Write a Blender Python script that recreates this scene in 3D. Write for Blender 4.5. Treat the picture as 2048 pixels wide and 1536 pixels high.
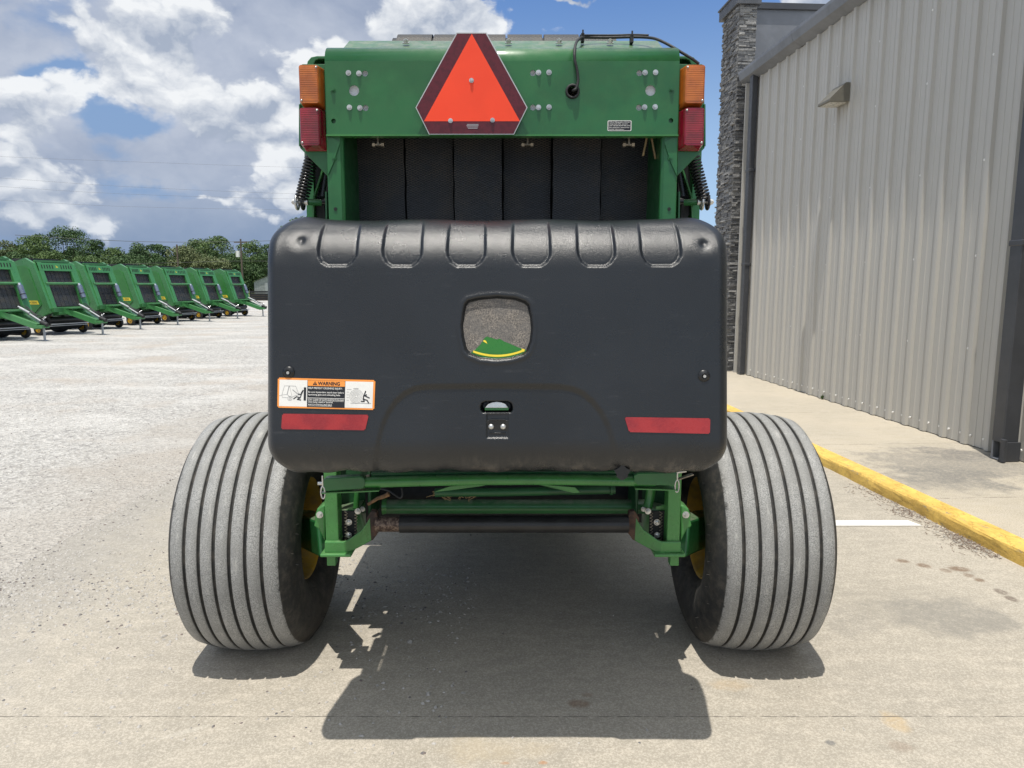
import bpy, bmesh, math, random
import numpy as np
from mathutils import Vector, Matrix
random.seed(11)
rs = np.random.RandomState(5)
for o in list(bpy.data.objects): bpy.data.objects.remove(o)
S = bpy.context.scene
COL = S.collection
R = math.radians

# ------------------------------------------------------------ camera
F = 1420.0; TH = R(7.86); CH = 1.575
cam = bpy.data.cameras.new('camera'); cam_o = bpy.data.objects.new('camera', cam); COL.objects.link(cam_o)
cam.sensor_width = 36.0; cam.lens = 36.0 * F / 2048.0; cam.clip_start = 0.05; cam.clip_end = 3000
cam_o.location = (0, 0, CH); cam_o.rotation_euler = (R(90) - TH, 0, 0)
S.camera = cam_o
CT, ST = math.cos(TH), math.sin(TH)
def ray(px, py):
    cx = (px - 1024) / F; cy = -(py - 768) / F
    return (cx, CT + cy * ST, -ST + cy * CT)
def P(px, py, Y):
    d = ray(px, py); t = Y / d[1]
    return Vector((d[0] * t, Y, CH + d[2] * t))
def G(px, py, Z=0.0):
    d = ray(px, py); t = (Z - CH) / d[2]
    return Vector((d[0] * t, d[1] * t, Z))

# ------------------------------------------------------------ light
SUNV = Vector((-0.055, -0.209, 1.0)).normalized()      # towards the sun: high, behind the camera, a touch left
sl = bpy.data.lights.new('sun', 'SUN'); sl.energy = 4.7; sl.angle = R(0.5); sl.color = (1.0, 0.95, 0.87)
so = bpy.data.objects.new('sun', sl); COL.objects.link(so); so.rotation_euler = SUNV.to_track_quat('Z', 'Y').to_euler()
so.location = (0, 0, 30)
S.view_settings.view_transform = 'Standard'; S.view_settings.look = 'None'
S.view_settings.exposure = 0.0; S.view_settings.gamma = 1.0; S.view_settings.use_curve_mapping = False

# ------------------------------------------------------------ sky with clouds
W = bpy.data.worlds.new('World'); S.world = W; W.use_nodes = True
class NG:
    def __init__(s, tree): s.t = tree; s.n = tree.nodes; s.l = tree.links
    def node(s, typ, **kw):
        n = s.n.new(typ)
        for k, v in kw.items(): setattr(n, k, v)
        return n
    def put(s, sock, v):
        if v is None: return
        if hasattr(v, 'is_output') or isinstance(v, bpy.types.NodeSocket): s.l.new(v, sock)
        else:
            try: sock.default_value = v
            except Exception: sock.default_value = (*v, 1.0)
    def math(s, op, a, b=None, c=None, clamp=False):
        n = s.node('ShaderNodeMath', operation=op, use_clamp=clamp)
        s.put(n.inputs[0], a); s.put(n.inputs[1], b); s.put(n.inputs[2], c); return n.outputs[0]
    def vmath(s, op, a, b=None, out=0):
        n = s.node('ShaderNodeVectorMath', operation=op)
        s.put(n.inputs[0], a)
        if b is not None: s.put(n.inputs[1], b)
        return n.outputs[out]
    def noise(s, vec, scale, detail=4, rough=.5, dist=0.0, out='Fac'):
        n = s.node('ShaderNodeTexNoise'); s.put(n.inputs['Vector'], vec)
        n.inputs['Scale'].default_value = scale; n.inputs['Detail'].default_value = detail
        n.inputs['Roughness'].default_value = rough; n.inputs['Distortion'].default_value = dist
        return n.outputs[out]
    def ramp(s, fac, a, b, c0=0.0, c1=1.0, smooth=True):
        n = s.node('ShaderNodeMapRange'); n.interpolation_type = 'SMOOTHSTEP' if smooth else 'LINEAR'
        s.put(n.inputs[0], fac); n.inputs[1].default_value = a; n.inputs[2].default_value = b
        n.inputs[3].default_value = c0; n.inputs[4].default_value = c1; return n.outputs[0]
    def mix(s, fac, a, b, blend='MIX'):
        n = s.node('ShaderNodeMix', data_type='RGBA', blend_type=blend)
        s.put(n.inputs[0], fac)
        for i, v in ((6, a), (7, b)):
            if isinstance(v, (tuple, list)): n.inputs[i].default_value = (*v[:3], 1.0)
            else: s.l.new(v, n.inputs[i])
        return n.outputs[2]
    def xyz(s, vec):
        n = s.node('ShaderNodeSeparateXYZ'); s.l.new(vec, n.inputs[0]); return n.outputs
    def comb(s, x, y, z):
        n = s.node('ShaderNodeCombineXYZ')
        for i, v in enumerate((x, y, z)): s.put(n.inputs[i], v)
        return n.outputs[0]
g = NG(W.node_tree)
for n in list(g.n): g.n.remove(n)
wo = g.node('ShaderNodeOutputWorld'); bg = g.node('ShaderNodeBackground')
sky = g.node('ShaderNodeTexSky'); sky.sky_type = 'NISHITA'; sky.sun_disc = False
sky.sun_elevation = R(76.6); sky.sun_rotation = R(193); sky.air_density = 1.15; sky.dust_density = 0.6; sky.ozone_density = 2.2
bg.inputs[1].default_value = 0.105
tc = g.node('ShaderNodeTexCoord'); D = tc.outputs['Generated']
x, y, z = g.xyz(D)
ya = g.math('MAXIMUM', g.math('ABSOLUTE', y), 0.12)
Q = g.comb(g.math('DIVIDE', x, ya), g.math('DIVIDE', z, ya), 0.0)
def q_of(px, py):
    d = ray(px, py); return d[0] / d[1], d[2] / d[1]
def blob(px, py, sx, sy, amp):
    c = q_of(px, py)
    v = g.vmath('MULTIPLY', g.vmath('SUBTRACT', Q, (c[0], c[1], 0)), (F / sx, F / sy, 0))
    l2 = g.vmath('DOT_PRODUCT', v, v, out=1)
    return g.math('MULTIPLY', g.math('POWER', 2.718, g.math('MULTIPLY', l2, -1.0)), amp)
# where the cloud banks stand (positive) and the open sky between them (negative)
NV = g.vmath('MULTIPLY', D, (1.0, 1.0, 1.45))
warp = g.noise(NV, 7.0, 5, .6, 0, 'Color')
wv0 = g.vmath('SUBTRACT', warp, (.5, .5, .5))
Q = g.vmath('ADD', Q, g.vmath('MULTIPLY', wv0, (.16, .11, 0)))
def field(lst):
    tot = None
    for b_ in lst:
        e = blob(*b_); tot = e if tot is None else g.math('ADD', tot, e)
    return tot
BA = [(-200, 140, 1000, 280, .30), (640, 60, 420, 150, .26), (60, 380, 260, 110, .14), (480, 300, 260, 130, .20), (430, 470, 330, 60, .16),
      (140, 166, 75, 28, -.36), (270, 228, 115, 36, -.42), (250, 300, 120, 26, -.16), (330, 372, 150, 36, -.34), (90, 300, 50, 20, -.14), (1300, 250, 230, 400, -.5)]
BB = [(-60, 160, 700, 260, .055), (260, 70, 210, 80, .22), (170, 150, 160, 70, .12), (360, 140, 150, 70, .16), (80, 215, 150, 55, .17), (500, 225, 130, 80, .20), (600, 190, 90, 80, .16),
      (410, 290, 170, 60, .18), (560, 310, 110, 70, .18), (880, 62, 200, 62, .42), (640, 115, 60, 40, .26), (120, 390, 130, 50, .22), (225, 440, 90, 42, .22), (315, 440, 50, 38, .18),
      (20, 330, 70, 60, .18), (550, 395, 90, 34, .18), (385, 386, 44, 9, .24), (1600, -4, 90, 20, .46), (1130, 3, 80, 9, .20), (1180, 50, 60, 9, .15), (640, 20, 200, 50, .10),
      (255, 232, 95, 28, -.30), (340, 365, 130, 28, -.20), (420, 420, 110, 30, -.12), (20, 100, 90, 50, -.16), (470, 130, 60, 40, -.10), (1300, 250, 230, 260, -.7)]
bA = field(BA); bB = field(BB)
wv = g.vmath('MULTIPLY', wv0, (.07, .07, .07))
NVw = g.vmath('ADD', NV, wv)
def rid(v, sc, det):
    n = g.node('ShaderNodeTexNoise'); n.noise_type = 'RIDGED_MULTIFRACTAL'; n.normalize = True
    g.put(n.inputs['Vector'], v); n.inputs['Scale'].default_value = sc; n.inputs['Detail'].default_value = det
    n.inputs['Roughness'].default_value = .45; n.inputs['Offset'].default_value = 1.0; n.inputs['Gain'].default_value = 1.6
    return n.outputs[0]
def dens(v): return g.math('SUBTRACT', g.math('ADD', g.noise(v, 5.2, 9, .57), .10), g.math('MULTIPLY', rid(v, 8.0, 3), .16))
UP = (-.004, 0, .026)
f0 = dens(NVw); f1 = dens(g.vmath('ADD', NVw, UP))
dB = g.math('ADD', g.math('ADD', .5, g.math('MULTIPLY', g.math('SUBTRACT', f0, .5), 1.55)), bB); covB = g.ramp(dB, .545, .66)
litB = g.math('MULTIPLY', g.math('SUBTRACT', f0, f1), 6.5)
thB = g.ramp(dB, .60, .95)
brB = g.math('ADD', g.math('ADD', .50, litB), g.math('MULTIPLY', thB, -.14), clamp=True)
clB = g.mix(brB, (3.7, 4.3, 5.4), (8.7, 8.9, 9.1))
a0 = g.noise(NVw, 4.0, 7, .52); a1 = g.noise(g.vmath('ADD', NVw, (-.01, 0, .04)), 4.0, 7, .52)
dA = g.math('ADD', a0, bA); covA = g.ramp(dA, .50, .66)
brA = g.math('ADD', .42, g.math('MULTIPLY', g.math('SUBTRACT', a0, a1), 3.6), clamp=True)
clA = g.mix(brA, (3.0, 3.6, 4.9), (6.2, 6.6, 7.4))
clA = g.mix(g.ramp(z, .02, .20, .75, 0), clA, (1.8, 2.7, 4.3))
clB = g.mix(g.ramp(z, .02, .22, .40, 0), clB, (4.6, 5.3, 6.5))
grad = g.mix(g.ramp(z, .06, .42), (4.2, 6.2, 8.8), (1.02, 2.35, 5.7))
skyc = g.mix(.85, sky.outputs[0], grad)
veil = g.math('MULTIPLY', g.ramp(g.xyz(Q)[0], .0, -.20), g.ramp(z, .45, .05, .25, .85))
skyc = g.mix(veil, skyc, (2.0, 3.1, 5.2))
final = g.mix(g.math('MULTIPLY', covB, .96), g.mix(g.math('MULTIPLY', covA, .95), skyc, clA), clB)
final = g.mix(g.ramp(z, .48, .85, 0, .75), final, (8.2, 8.7, 9.2))      # overhead sky brightened to raise the fill in the shade
final = g.mix(g.math('MULTIPLY', g.ramp(y, .05, -.45, 0, .90), g.ramp(z, .12, .45)), final, (8.6, 9.0, 9.6))      # sky behind the camera also brightened to lift the shadow fill
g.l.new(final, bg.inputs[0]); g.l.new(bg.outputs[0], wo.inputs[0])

# ------------------------------------------------------------ materials
MATS = {}
def newmat(name):
    m = bpy.data.materials.new(name); m.use_nodes = True; n = NG(m.node_tree)
    b = m.node_tree.nodes['Principled BSDF']; MATS[name] = m
    return m, n, b
def bump(n, b, h, strength, dist=.01):
    bn = n.node('ShaderNodeBump'); bn.inputs['Strength'].default_value = strength; bn.inputs['Distance'].default_value = dist
    n.l.new(h, bn.inputs['Height']); n.l.new(bn.outputs[0], b.inputs['Normal'])
def M(name, col, rough=.5, metal=0.0, var=.12, vs=6.0, bmp=0.0, bs=150.0, col2=None, lo=.42, hi=.62, coat=0.0, spec=.5, rv=.08, dust=0.0):
    m, n, b = newmat(name)
    oc = n.node('ShaderNodeTexCoord').outputs['Object']
    f = n.noise(oc, vs, 6, .6)
    c2 = col2 if col2 else tuple(c * (1 - var) for c in col)
    cc = n.mix(n.ramp(f, lo, hi), col, c2)
    if dust:
        nz = n.xyz(n.node('ShaderNodeNewGeometry').outputs['Normal'])[2]
        dm = n.math('MULTIPLY', n.ramp(nz, .35, 1.0), n.ramp(n.noise(oc, 22, 6, .65), .35, .7, .3, 1.0))
        cc = n.mix(n.math('MULTIPLY', dm, dust), cc, (.33, .30, .25))
    n.l.new(cc, b.inputs['Base Color'])
    f2 = n.noise(oc, vs * 5, 5, .6)
    n.l.new(n.ramp(f2, .3, .7, rough - rv, rough + rv), b.inputs['Roughness'])
    b.inputs['Metallic'].default_value = metal
    b.inputs['Specular IOR Level'].default_value = spec
    if coat: b.inputs['Coat Weight'].default_value = coat; b.inputs['Coat Roughness'].default_value = .18
    if bmp: bump(n, b, n.noise(oc, bs, 3, .6), bmp, .004)
    return m
GREEN = (.021, .135, .038)
M('green', GREEN, .36, 0, .22, 4, .05, 260, coat=.2, dust=.55)
M('green_bright', (.052, .225, .052), .33, 0, .2, 5, .05, 200, coat=.25, dust=.25)
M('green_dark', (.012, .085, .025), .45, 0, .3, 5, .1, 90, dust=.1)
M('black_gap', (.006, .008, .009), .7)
M('rubber', (.020, .021, .022), .62, 0, .3, 14, .15, 160)
M('black_paint', (.013, .014, .016), .27, 0, .2, 8)
M('black_roller', (.018, .018, .019), .38, 0, .4, 9, .05, 60)
M('rust', (.085, .045, .028), .75, .1, 0, 22, .35, 90, col2=(.03, .02, .017))
M('rust_bare', (.20, .145, .11), .5, .4, 0, 90, .3, 140, col2=(.05, .03, .024), lo=.38, hi=.6)
M('zinc', (.62, .62, .60), .32, .75, .25, 30)
M('zinc_old', (.36, .31, .24), .45, .7, .4, 30)
M('yellow_rim', (.52, .30, .012), .45, 0, .25, 8, col2=(.34, .20, .02), dust=.3)
M('inner_lit_gray', (.72, .74, .78), .5)  # pale tone painted in so the sheet behind the holes looks sunlit
M('smv_orange', (.95, .060, .012), .5, 0, .06, 3, .03, 500)
M('smv_border', (.105, .008, .016), .35, 0, .25, 60, .1, 600)
M('alu_edge', (.55, .55, .54), .4, .5)
M('decal_white', (.80, .79, .75), .45, 0, .08, 20)
M('decal_orange', (.90, .32, .06), .45, 0, .08, 20)
M('decal_black', (.015, .016, .02), .4)
M('decal_gray', (.32, .32, .32), .45)
M('decal_yellow', (.90, .70, .05), .4)
M('badge_green', (.025, .17, .02), .3, coat=.3)
M('stone_cap', (.10, .105, .115), .5, .2, .2, 4)
M('trim_dark', (.060, .063, .070), .42, .1, .15, 3)
M('trim_gray', (.19, .20, .22), .45, .1, .15, 3, .1, 3)
M('wood_pole', (.13, .10, .08), .9, 0, .3, 2)
M('gray_metal', (.42, .44, .46), .5, .3, .2, 2)
M('bark', (.10, .08, .06), .9, 0, .3, 3)
M('chrome', (.75, .76, .78), .2, .9)
M('straw', (.42, .30, .15), .8, 0, .3, 40)
M('stalk', (.20, .11, .05), .8, 0, .4, 60)
M('white_paint', (.78, .77, .72), .6, 0, .1, 6)
M('red_roof', (.35, .09, .06), .7)
M('light_lens', (.50, .48, .42), .3)
M('fixture', (.17, .16, .13), .5, .2)
M('wire', (.12, .12, .12), .6)

# reflective red tape
m, n, b = newmat('reflector')
oc = n.node('ShaderNodeTexCoord').outputs['Object']
f = n.noise(oc, 14, 5, .6); w = n.noise(oc, 300, 2, .5)
c = n.mix(n.ramp(f, .40, .65), (.34, .024, .026), (.24, .016, .022))
n.l.new(n.mix(n.ramp(w, .3, .7, 0, .25), c, (.45, .07, .07)), b.inputs['Base Color']); b.inputs['Roughness'].default_value = .35
bump(n, b, n.noise(oc, 60, 4, .6), .12, .003)
# lamp lenses
for nm, c1, c2 in (('lens_amber', (.62, .17, .02), (.40, .10, .015)), ('lens_red', (.33, .008, .028), (.16, .004, .016))):
    m, n, b = newmat(nm)
    oc = n.node('ShaderNodeTexCoord').outputs['Object']
    n.l.new(n.mix(n.ramp(n.noise(oc, 12, 3), .35, .65), c1, c2), b.inputs['Base Color'])
    b.inputs['Roughness'].default_value = .16; b.inputs['Coat Weight'].default_value = .5; b.inputs['Coat Roughness'].default_value = .06
    b.inputs['Transmission Weight'].default_value = .15
# moulded black plastic
m, n, b = newmat('bumper_plastic')
tcn = n.node('ShaderNodeTexCoord'); oc = tcn.outputs['Object']
ox, oy, oz = n.xyz(oc)
big = n.noise(oc, 2.6, 5, .6); scr = n.noise(n.vmath('MULTIPLY', oc, (9, 9, 60)), 1.0, 5, .7)
c = n.mix(n.ramp(big, .35, .7), (.006, .008, .0105), (.0105, .013, .016))
# scuffed, dusty lower lip and faint wipe marks
lowm = n.math('MULTIPLY', n.math('MULTIPLY', n.ramp(oz, 1.09, 1.015), n.ramp(n.noise(oc, 3.3, 5, .7), .38, .62, .15, 1.0)), n.ramp(n.noise(n.vmath('MULTIPLY', oc, (40, 40, 9)), 1.0, 6, .7), .40, .66))
c = n.mix(n.math('MULTIPLY', lowm, .42), c, (.21, .18, .145))
c = n.mix(n.math('MULTIPLY', n.ramp(scr, .60, .78), .13), c, (.20, .20, .21))
n.l.new(c, b.inputs['Base Color'])
n.l.new(n.ramp(n.noise(oc, 7, 5, .6), .3, .7, .265, .305), b.inputs['Roughness'])
b.inputs['Specular IOR Level'].default_value = .65
bump(n, b, n.noise(oc, 380, 3, .7), .55, .0018)
# scraped adhesive where the badge was
m, n, b = newmat('adhesive')
oc = n.node('ShaderNodeTexCoord').outputs['Object']
st = n.vmath('MULTIPLY', oc, (55, 55, 150))
f1n = n.noise(st, 1.0, 8, .75); f2n = n.noise(oc, 240, 5, .8); f3n = n.noise(oc, 22, 4, .6)
c = n.mix(n.ramp(f1n, .38, .62), (.23, .205, .175), (.34, .30, .255))
c = n.mix(n.ramp(f2n, .42, .60, .85, 0), c, (.06, .058, .058))
c = n.mix(n.ramp(f3n, .40, .60, .55, 0), c, (.13, .125, .12))
n.l.new(c, b.inputs['Base Color']); b.inputs['Roughness'].default_value = .85
bump(n, b, f2n, .5, .002)
# tyre: dusty ribs, dark grooves and sidewalls
m, n, b = newmat('tyre')
oc = n.node('ShaderNodeTexCoord').outputs['Object']
ox, oy, oz = n.xyz(oc)
rr = n.math('SQRT', n.math('ADD', n.math('MULTIPLY', oy, oy), n.math('MULTIPLY', oz, oz)))
ax = n.math('ABSOLUTE', ox)
crown = n.math('SUBTRACT', .520, n.math('MULTIPLY', n.math('MULTIPLY', ax, ax), .65))
dep = n.math('SUBTRACT', crown, rr)
fn = n.noise(oc, 75, 5, .75)
isr = n.math('MULTIPLY', n.ramp(dep, .0065, .002), n.ramp(n.math('ADD', ax, n.math('MULTIPLY', n.math('SUBTRACT', n.noise(oc, 34, 5, .75), .5), .07)), .218, .200))
ff = n.noise(oc, 240, 5, .75); fc = n.noise(oc, 9, 5, .65)
rib = n.mix(n.ramp(ff, .36, .64), (.15, .152, .15), (.44, .44, .425))
rib = n.mix(n.ramp(fc, .35, .62, 0, .65), rib, (.24, .24, .23))
rib = n.mix(n.ramp(n.noise(n.vmath('MULTIPLY', oc, (60, 12, 12)), 1.0, 5, .7), .56, .72, 0, .5), rib, (.52, .51, .48))
side = n.mix(n.ramp(n.noise(oc, 24, 5, .7), .40, .75), (.026, .027, .027), (.075, .068, .058))
side = n.mix(n.ramp(oz, -.25, -.50, 0, .45), side, (.10, .085, .065))
n.l.new(n.mix(isr, side, rib), b.inputs['Base Color']); n.l.new(n.ramp(fc, .3, .7, .55, .75), b.inputs['Roughness'])
b.inputs['Specular IOR Level'].default_value = .35
bump(n, b, ff, .35, .003)
# baler belts with a diamond weave
m, n, b = newmat('belt')
oc = n.node('ShaderNodeTexCoord').outputs['Object']; ox, oy, oz = n.xyz(oc)
a1 = n.math('ADD', n.math('MULTIPLY', ox, 46), n.math('MULTIPLY', oz, 105)); a2 = n.math('SUBTRACT', n.math('MULTIPLY', ox, 46), n.math('MULTIPLY', oz, 105))
t1 = n.math('PINGPONG', a1, .5); t2 = n.math('PINGPONG', a2, .5)
ln = n.math('MINIMUM', t1, t2); lm = n.ramp(ln, .16, .03)
dirt = n.noise(oc, 5, 5, .6)
c = n.mix(lm, (.005, .007, .010), n.mix(n.ramp(dirt, .4, .65), (.075, .080, .088), (.14, .12, .095)))
n.l.new(c, b.inputs['Base Color']); b.inputs['Roughness'].default_value = .55
bump(n, b, lm, .5, .003)
# corrugated sheet
M('sheet', (.48, .465, .425), .45, .0, .015, .8)
M('corrugated_shed', (.36, .38, .39), .5, .3, .25, 3)
# ledger stone
m, n, b = newmat('ledger_stone')
oc = n.node('ShaderNodeTexCoord').outputs['Object']
att = n.node('ShaderNodeAttribute'); att.attribute_name = 'tone'
f = n.noise(oc, 28, 6, .7)
c = n.mix(n.ramp(f, .3, .7), (.10, .102, .108), (.27, .265, .26))
c = n.mix(att.outputs['Fac'], n.mix(.5, c, (.075, .078, .085)), n.mix(.5, c, (.42, .41, .38)))
n.l.new(c, b.inputs['Base Color']); b.inputs['Roughness'].default_value = .8
bump(n, b, n.noise(oc, 30, 6, .7), .9, .02)
# leaves
for nm, ca, cb in (('leaf_deep', (.040, .080, .030), (.080, .135, .045)), ('leaf_mid', (.070, .120, .040), (.125, .185, .060)), ('leaf_olive', (.105, .130, .055), (.155, .180, .080))):
    m, n, b = newmat(nm)
    inf = n.node('ShaderNodeAttribute'); inf.attribute_name = 'tone'
    n.l.new(n.mix(inf.outputs['Fac'], ca, cb), b.inputs['Base Color']); b.inputs['Roughness'].default_value = .6
    b.inputs['Specular IOR Level'].default_value = .25
# concrete slab
def ell(n, oc, cx, cy, rx, ry, rot=0, nz=.5, ns=9.0, e0=1.15, e1=.75):
    mp = n.node('ShaderNodeMapping'); mp.vector_type = 'TEXTURE'; n.l.new(oc, mp.inputs[0])
    mp.inputs['Location'].default_value = (cx, cy, 0); mp.inputs['Rotation'].default_value = (0, 0, rot); mp.inputs['Scale'].default_value = (rx, ry, 1)
    v = n.vmath('MULTIPLY', mp.outputs[0], (1, 1, 0)); l = n.vmath('LENGTH', v, out=1)
    l = n.math('ADD', l, n.math('MULTIPLY', n.math('SUBTRACT', n.noise(oc, ns, 5, .65), .5), nz))
    return n.ramp(l, e0, e1)
def concrete(name, joints=(), stains=(), base=((.395, .36, .30), (.325, .298, .25))):
    m, n, b = newmat(name)
    oc = n.node('ShaderNodeTexCoord').outputs['Object']; ox, oy, oz = n.xyz(oc)
    f = n.noise(oc, .9, 6, .6); f2 = n.noise(n.vmath('MULTIPLY', oc, (1, 2.2, 1)), 7, 6, .68); f3 = n.noise(oc, 130, 4, .8); f4 = n.noise(oc, 42, 5, .7)
    c = n.mix(n.ramp(f, .34, .66), base[0], base[1])
    c = n.mix(n.ramp(f2, .42, .70, 0, .55), c, (.50, .45, .375))
    c = n.mix(n.ramp(f2, .44, .30, 0, .40), c, (.285, .262, .222))
    c = n.mix(n.ramp(f4, .54, .70, 0, .50), c, (.29, .265, .22))
    c = n.mix(n.ramp(f3, .44, .60, 0, .55), c, (.27, .245, .20))
    c = n.mix(n.ramp(f3, .52, .36, 0, .50), c, (.58, .53, .45))
    wsc = n.noise(n.vmath('MULTIPLY', n.vmath('ADD', oc, n.vmath('MULTIPLY', n.noise(oc, 1.6, 3, .5, 0, 'Color'), (1.5, 1.5, 0))), (1.0, 9.0, 1)), 2.2, 4, .6)
    c = n.mix(n.ramp(wsc, .66, .72, 0, .22), c, (.57, .53, .46))
    h = f3
    if name == 'concrete':
        ed = n.ramp(n.math('ADD', ox, n.math('MULTIPLY', n.math('SUBTRACT', n.noise(oc, 2.2, 6, .7), .5), 1.5)), -1.75, -2.75)
        gr_ = n.mix(n.ramp(f4, .4, .6), (.36, .34, .305), (.26, .245, .22))
        gr_ = n.mix(n.ramp(f3, .45, .60, 0, .6), gr_, (.24, .225, .20))
        c = n.mix(n.math('MULTIPLY', ed, .85), c, gr_)
    for (cx, cy, rx, ry, rot, col, a) in stains:
        mk = ell(n, oc, cx, cy, rx, ry, rot, 1.1 if rx < .12 else 2.4, 26 if rx < .12 else 5.5, 1.25, .55)
        mk = n.math('MULTIPLY', mk, n.ramp(n.noise(oc, 38, 5, .75), .36, .56, .45, 1.0))
        c = n.mix(n.math('MULTIPLY', mk, a), c, col)
    for (axis, pos, wd) in joints:
        v = (ox, oy)[axis]; o2 = (oy, ox)[axis]
        wob = n.math('MULTIPLY', n.math('SUBTRACT', n.noise(n.comb(o2, 0, 0), 18, 5, .7), .5), .006)
        dd = n.math('ABSOLUTE', n.math('ADD', n.math('SUBTRACT', v, pos), wob))
        jm = n.math('MULTIPLY', n.ramp(dd, wd, wd * .3), n.ramp(n.noise(oc, 12, 5, .75), .40, .58, .10, 1))
        c = n.mix(n.math('MULTIPLY', jm, .75), c, (.07, .063, .055))
        h = n.math('SUBTRACT', h, n.math('MULTIPLY', jm, 3.0))
    n.l.new(c, b.inputs['Base Color']); b.inputs['Roughness'].default_value = .85
    b.inputs['Specular IOR Level'].default_value = .3
    bump(n, b, h, .30, .003); return m
def gs(px, py, rxp, ryp, col, a, rot=0, Z=0.0):
    c = G(px, py, Z); e = G(px + rxp, py, Z); f = G(px, py - ryp, Z)
    return (c.x, c.y, (e - c).length, (f - c).length, rot, col, a)
BRN = (.17, .115, .075); DRK = (.15, .15, .145)
stains = [gs(1805, 1126, 13, 4, BRN, .8), gs(1848, 1135, 13, 5, BRN, .8), gs(1890, 1145, 11, 4, BRN, .7), gs(1917, 1142, 20, 5, BRN, .85), gs(1937, 1155, 10, 4, BRN, .7),
          gs(1958, 1164, 10, 4, BRN, .8), gs(2001, 1188, 12, 5, (.13, .10, .08), .8), gs(2022, 1202, 11, 5, (.13, .10, .08), .8),
          gs(1900, 1240, 120, 32, DRK, .5), gs(1830, 1225, 160, 50, (.27, .25, .21), .3), gs(1700, 1245, 70, 25, DRK, .18), gs(1158, 1413, 23, 9, (.20, .11, .06), .55),
          gs(1175, 1396, 12, 4, (.20, .11, .06), .35), gs(1660, 1492, 11, 5, DRK, .8), gs(1790, 1450, 24, 18, (.50, .36, .18), .45), gs(1800, 1500, 25, 10, (.2, .14, .10), .4),
          gs(1460, 1375, 40, 12, (.40, .29, .16), .35), gs(1085, 1532, 10, 4, (.42, .20, .08), .6), gs(1010, 1533, 10, 3, (.42, .20, .08), .5), gs(960, 1505, 120, 26, (.42, .35, .24), .4),
          gs(370, 1470, 50, 5, (.60, .57, .50), .25, .5)]
JY = G(1024, 1439).y
concrete('concrete', [(1, JY, .0038), (1, JY + 4.57, .006), (0, 5.0, .006)], stains)
concrete('sidewalk', [(1, 4.62, .007), (1, 6.32, .007), (1, 8.0, .007), (1, 9.7, .007), (1, 11.4, .007), (1, 2.9, .007)],
         [(4.05, 5.55, .75, .62, .1, (.165, .16, .15), .62), (3.7, 5.1, .5, .35, .2, (.15, .148, .14), .5), (4.25, 5.9, .3, .25, 0, (.13, .125, .12), .5)],
         base=((.49, .43, .33), (.41, .365, .285)))
# gravel ground
m, n, b = newmat('gravel')
oc = n.node('ShaderNodeTexCoord').outputs['Object']
v = n.node('ShaderNodeTexVoronoi'); n.l.new(oc, v.inputs['Vector']); v.inputs['Scale'].default_value = 48
vc = n.xyz(v.outputs['Color'])[0]
v2 = n.node('ShaderNodeTexVoronoi'); n.l.new(oc, v2.inputs['Vector']); v2.inputs['Scale'].default_value = 21
v2c = n.xyz(v2.outputs['Color'])[1]
trk = n.noise(n.vmath('MULTIPLY', oc, (.38, .8, 1)), 1.0, 6, .65)
big = n.noise(oc, .55, 5, .6)
c = n.mix(n.ramp(vc, .1, .9, 0, 1, False), (.33, .32, .30), (.58, .565, .53))
c = n.mix(n.ramp(v2c, .74, .90, 0, .5), c, (.20, .19, .185))
c = n.mix(n.ramp(trk, .45, .66, 0, .55), c, (.62, .605, .57))
c = n.mix(n.ramp(n.noise(oc, 26, 5, .75), .50, .68, 0, .42), c, (.30, .295, .285))
c = n.mix(n.ramp(big, .50, .68, 0, .50), c, (.42, .355, .29))
gx_ = n.xyz(oc)[0]; em = n.ramp(n.math('ADD', gx_, n.math('MULTIPLY', n.math('SUBTRACT', n.noise(oc, 1.1, 6, .7), .5), 2.4)), -4.6, -3.0, 0, .65)
c = n.mix(em, c, n.mix(n.ramp(n.noise(oc, 30, 5, .75), .4, .62), (.44, .405, .355), (.30, .275, .24)))
n.l.new(c, b.inputs['Base Color']); b.inputs['Roughness'].default_value = .9; b.inputs['Specular IOR Level'].default_value = .2
bump(n, b, n.math('ADD', v.outputs['Distance'], n.noise(oc, 16, 5, .7)), .65, .03)
M('grass', (.13, .17, .045), .9, 0, .35, .4)
for nm, c1, c2 in (('pebble_pale', (.44, .42, .39), (.30, .285, .26)), ('pebble_dark', (.13, .13, .135), (.20, .16, .14))):
    M(nm, c1, .85, 0, 0, 60, col2=c2)
m, n, b = newmat('kerb_yellow')
oc = n.node('ShaderNodeTexCoord').outputs['Object']; ox, oy, oz = n.xyz(oc)
f = n.noise(oc, 5, 6, .65); cr = n.noise(n.vmath('MULTIPLY', oc, (8, 4, 30)), 1.0, 5, .65)
c = n.mix(n.ramp(f, .35, .68), (.80, .54, .13), (.60, .38, .085))
crk = n.ramp(n.math('ABSOLUTE', n.math('SUBTRACT', cr, .5)), .012, .0)
c = n.mix(n.math('MULTIPLY', crk, .6), c, (.30, .17, .04))
c = n.mix(n.ramp(n.noise(n.vmath('MULTIPLY', oc, (20, 6, 20)), 1, 6, .75), .58, .66, 0, .85), c, (.26, .23, .17))
c = n.mix(n.ramp(n.noise(oc, 40, 5, .7), .50, .70, 0, .45), c, (.50, .34, .08))
n.l.new(c, b.inputs['Base Color']); b.inputs['Roughness'].default_value = .7
bump(n, b, n.math('ADD', n.math('MULTIPLY', crk, -2), n.noise(oc, 60, 4)), .5, .005)
M('litter', (.20, .14, .10), .9, 0, 0, 60, col2=(.36, .31, .27))

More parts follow.
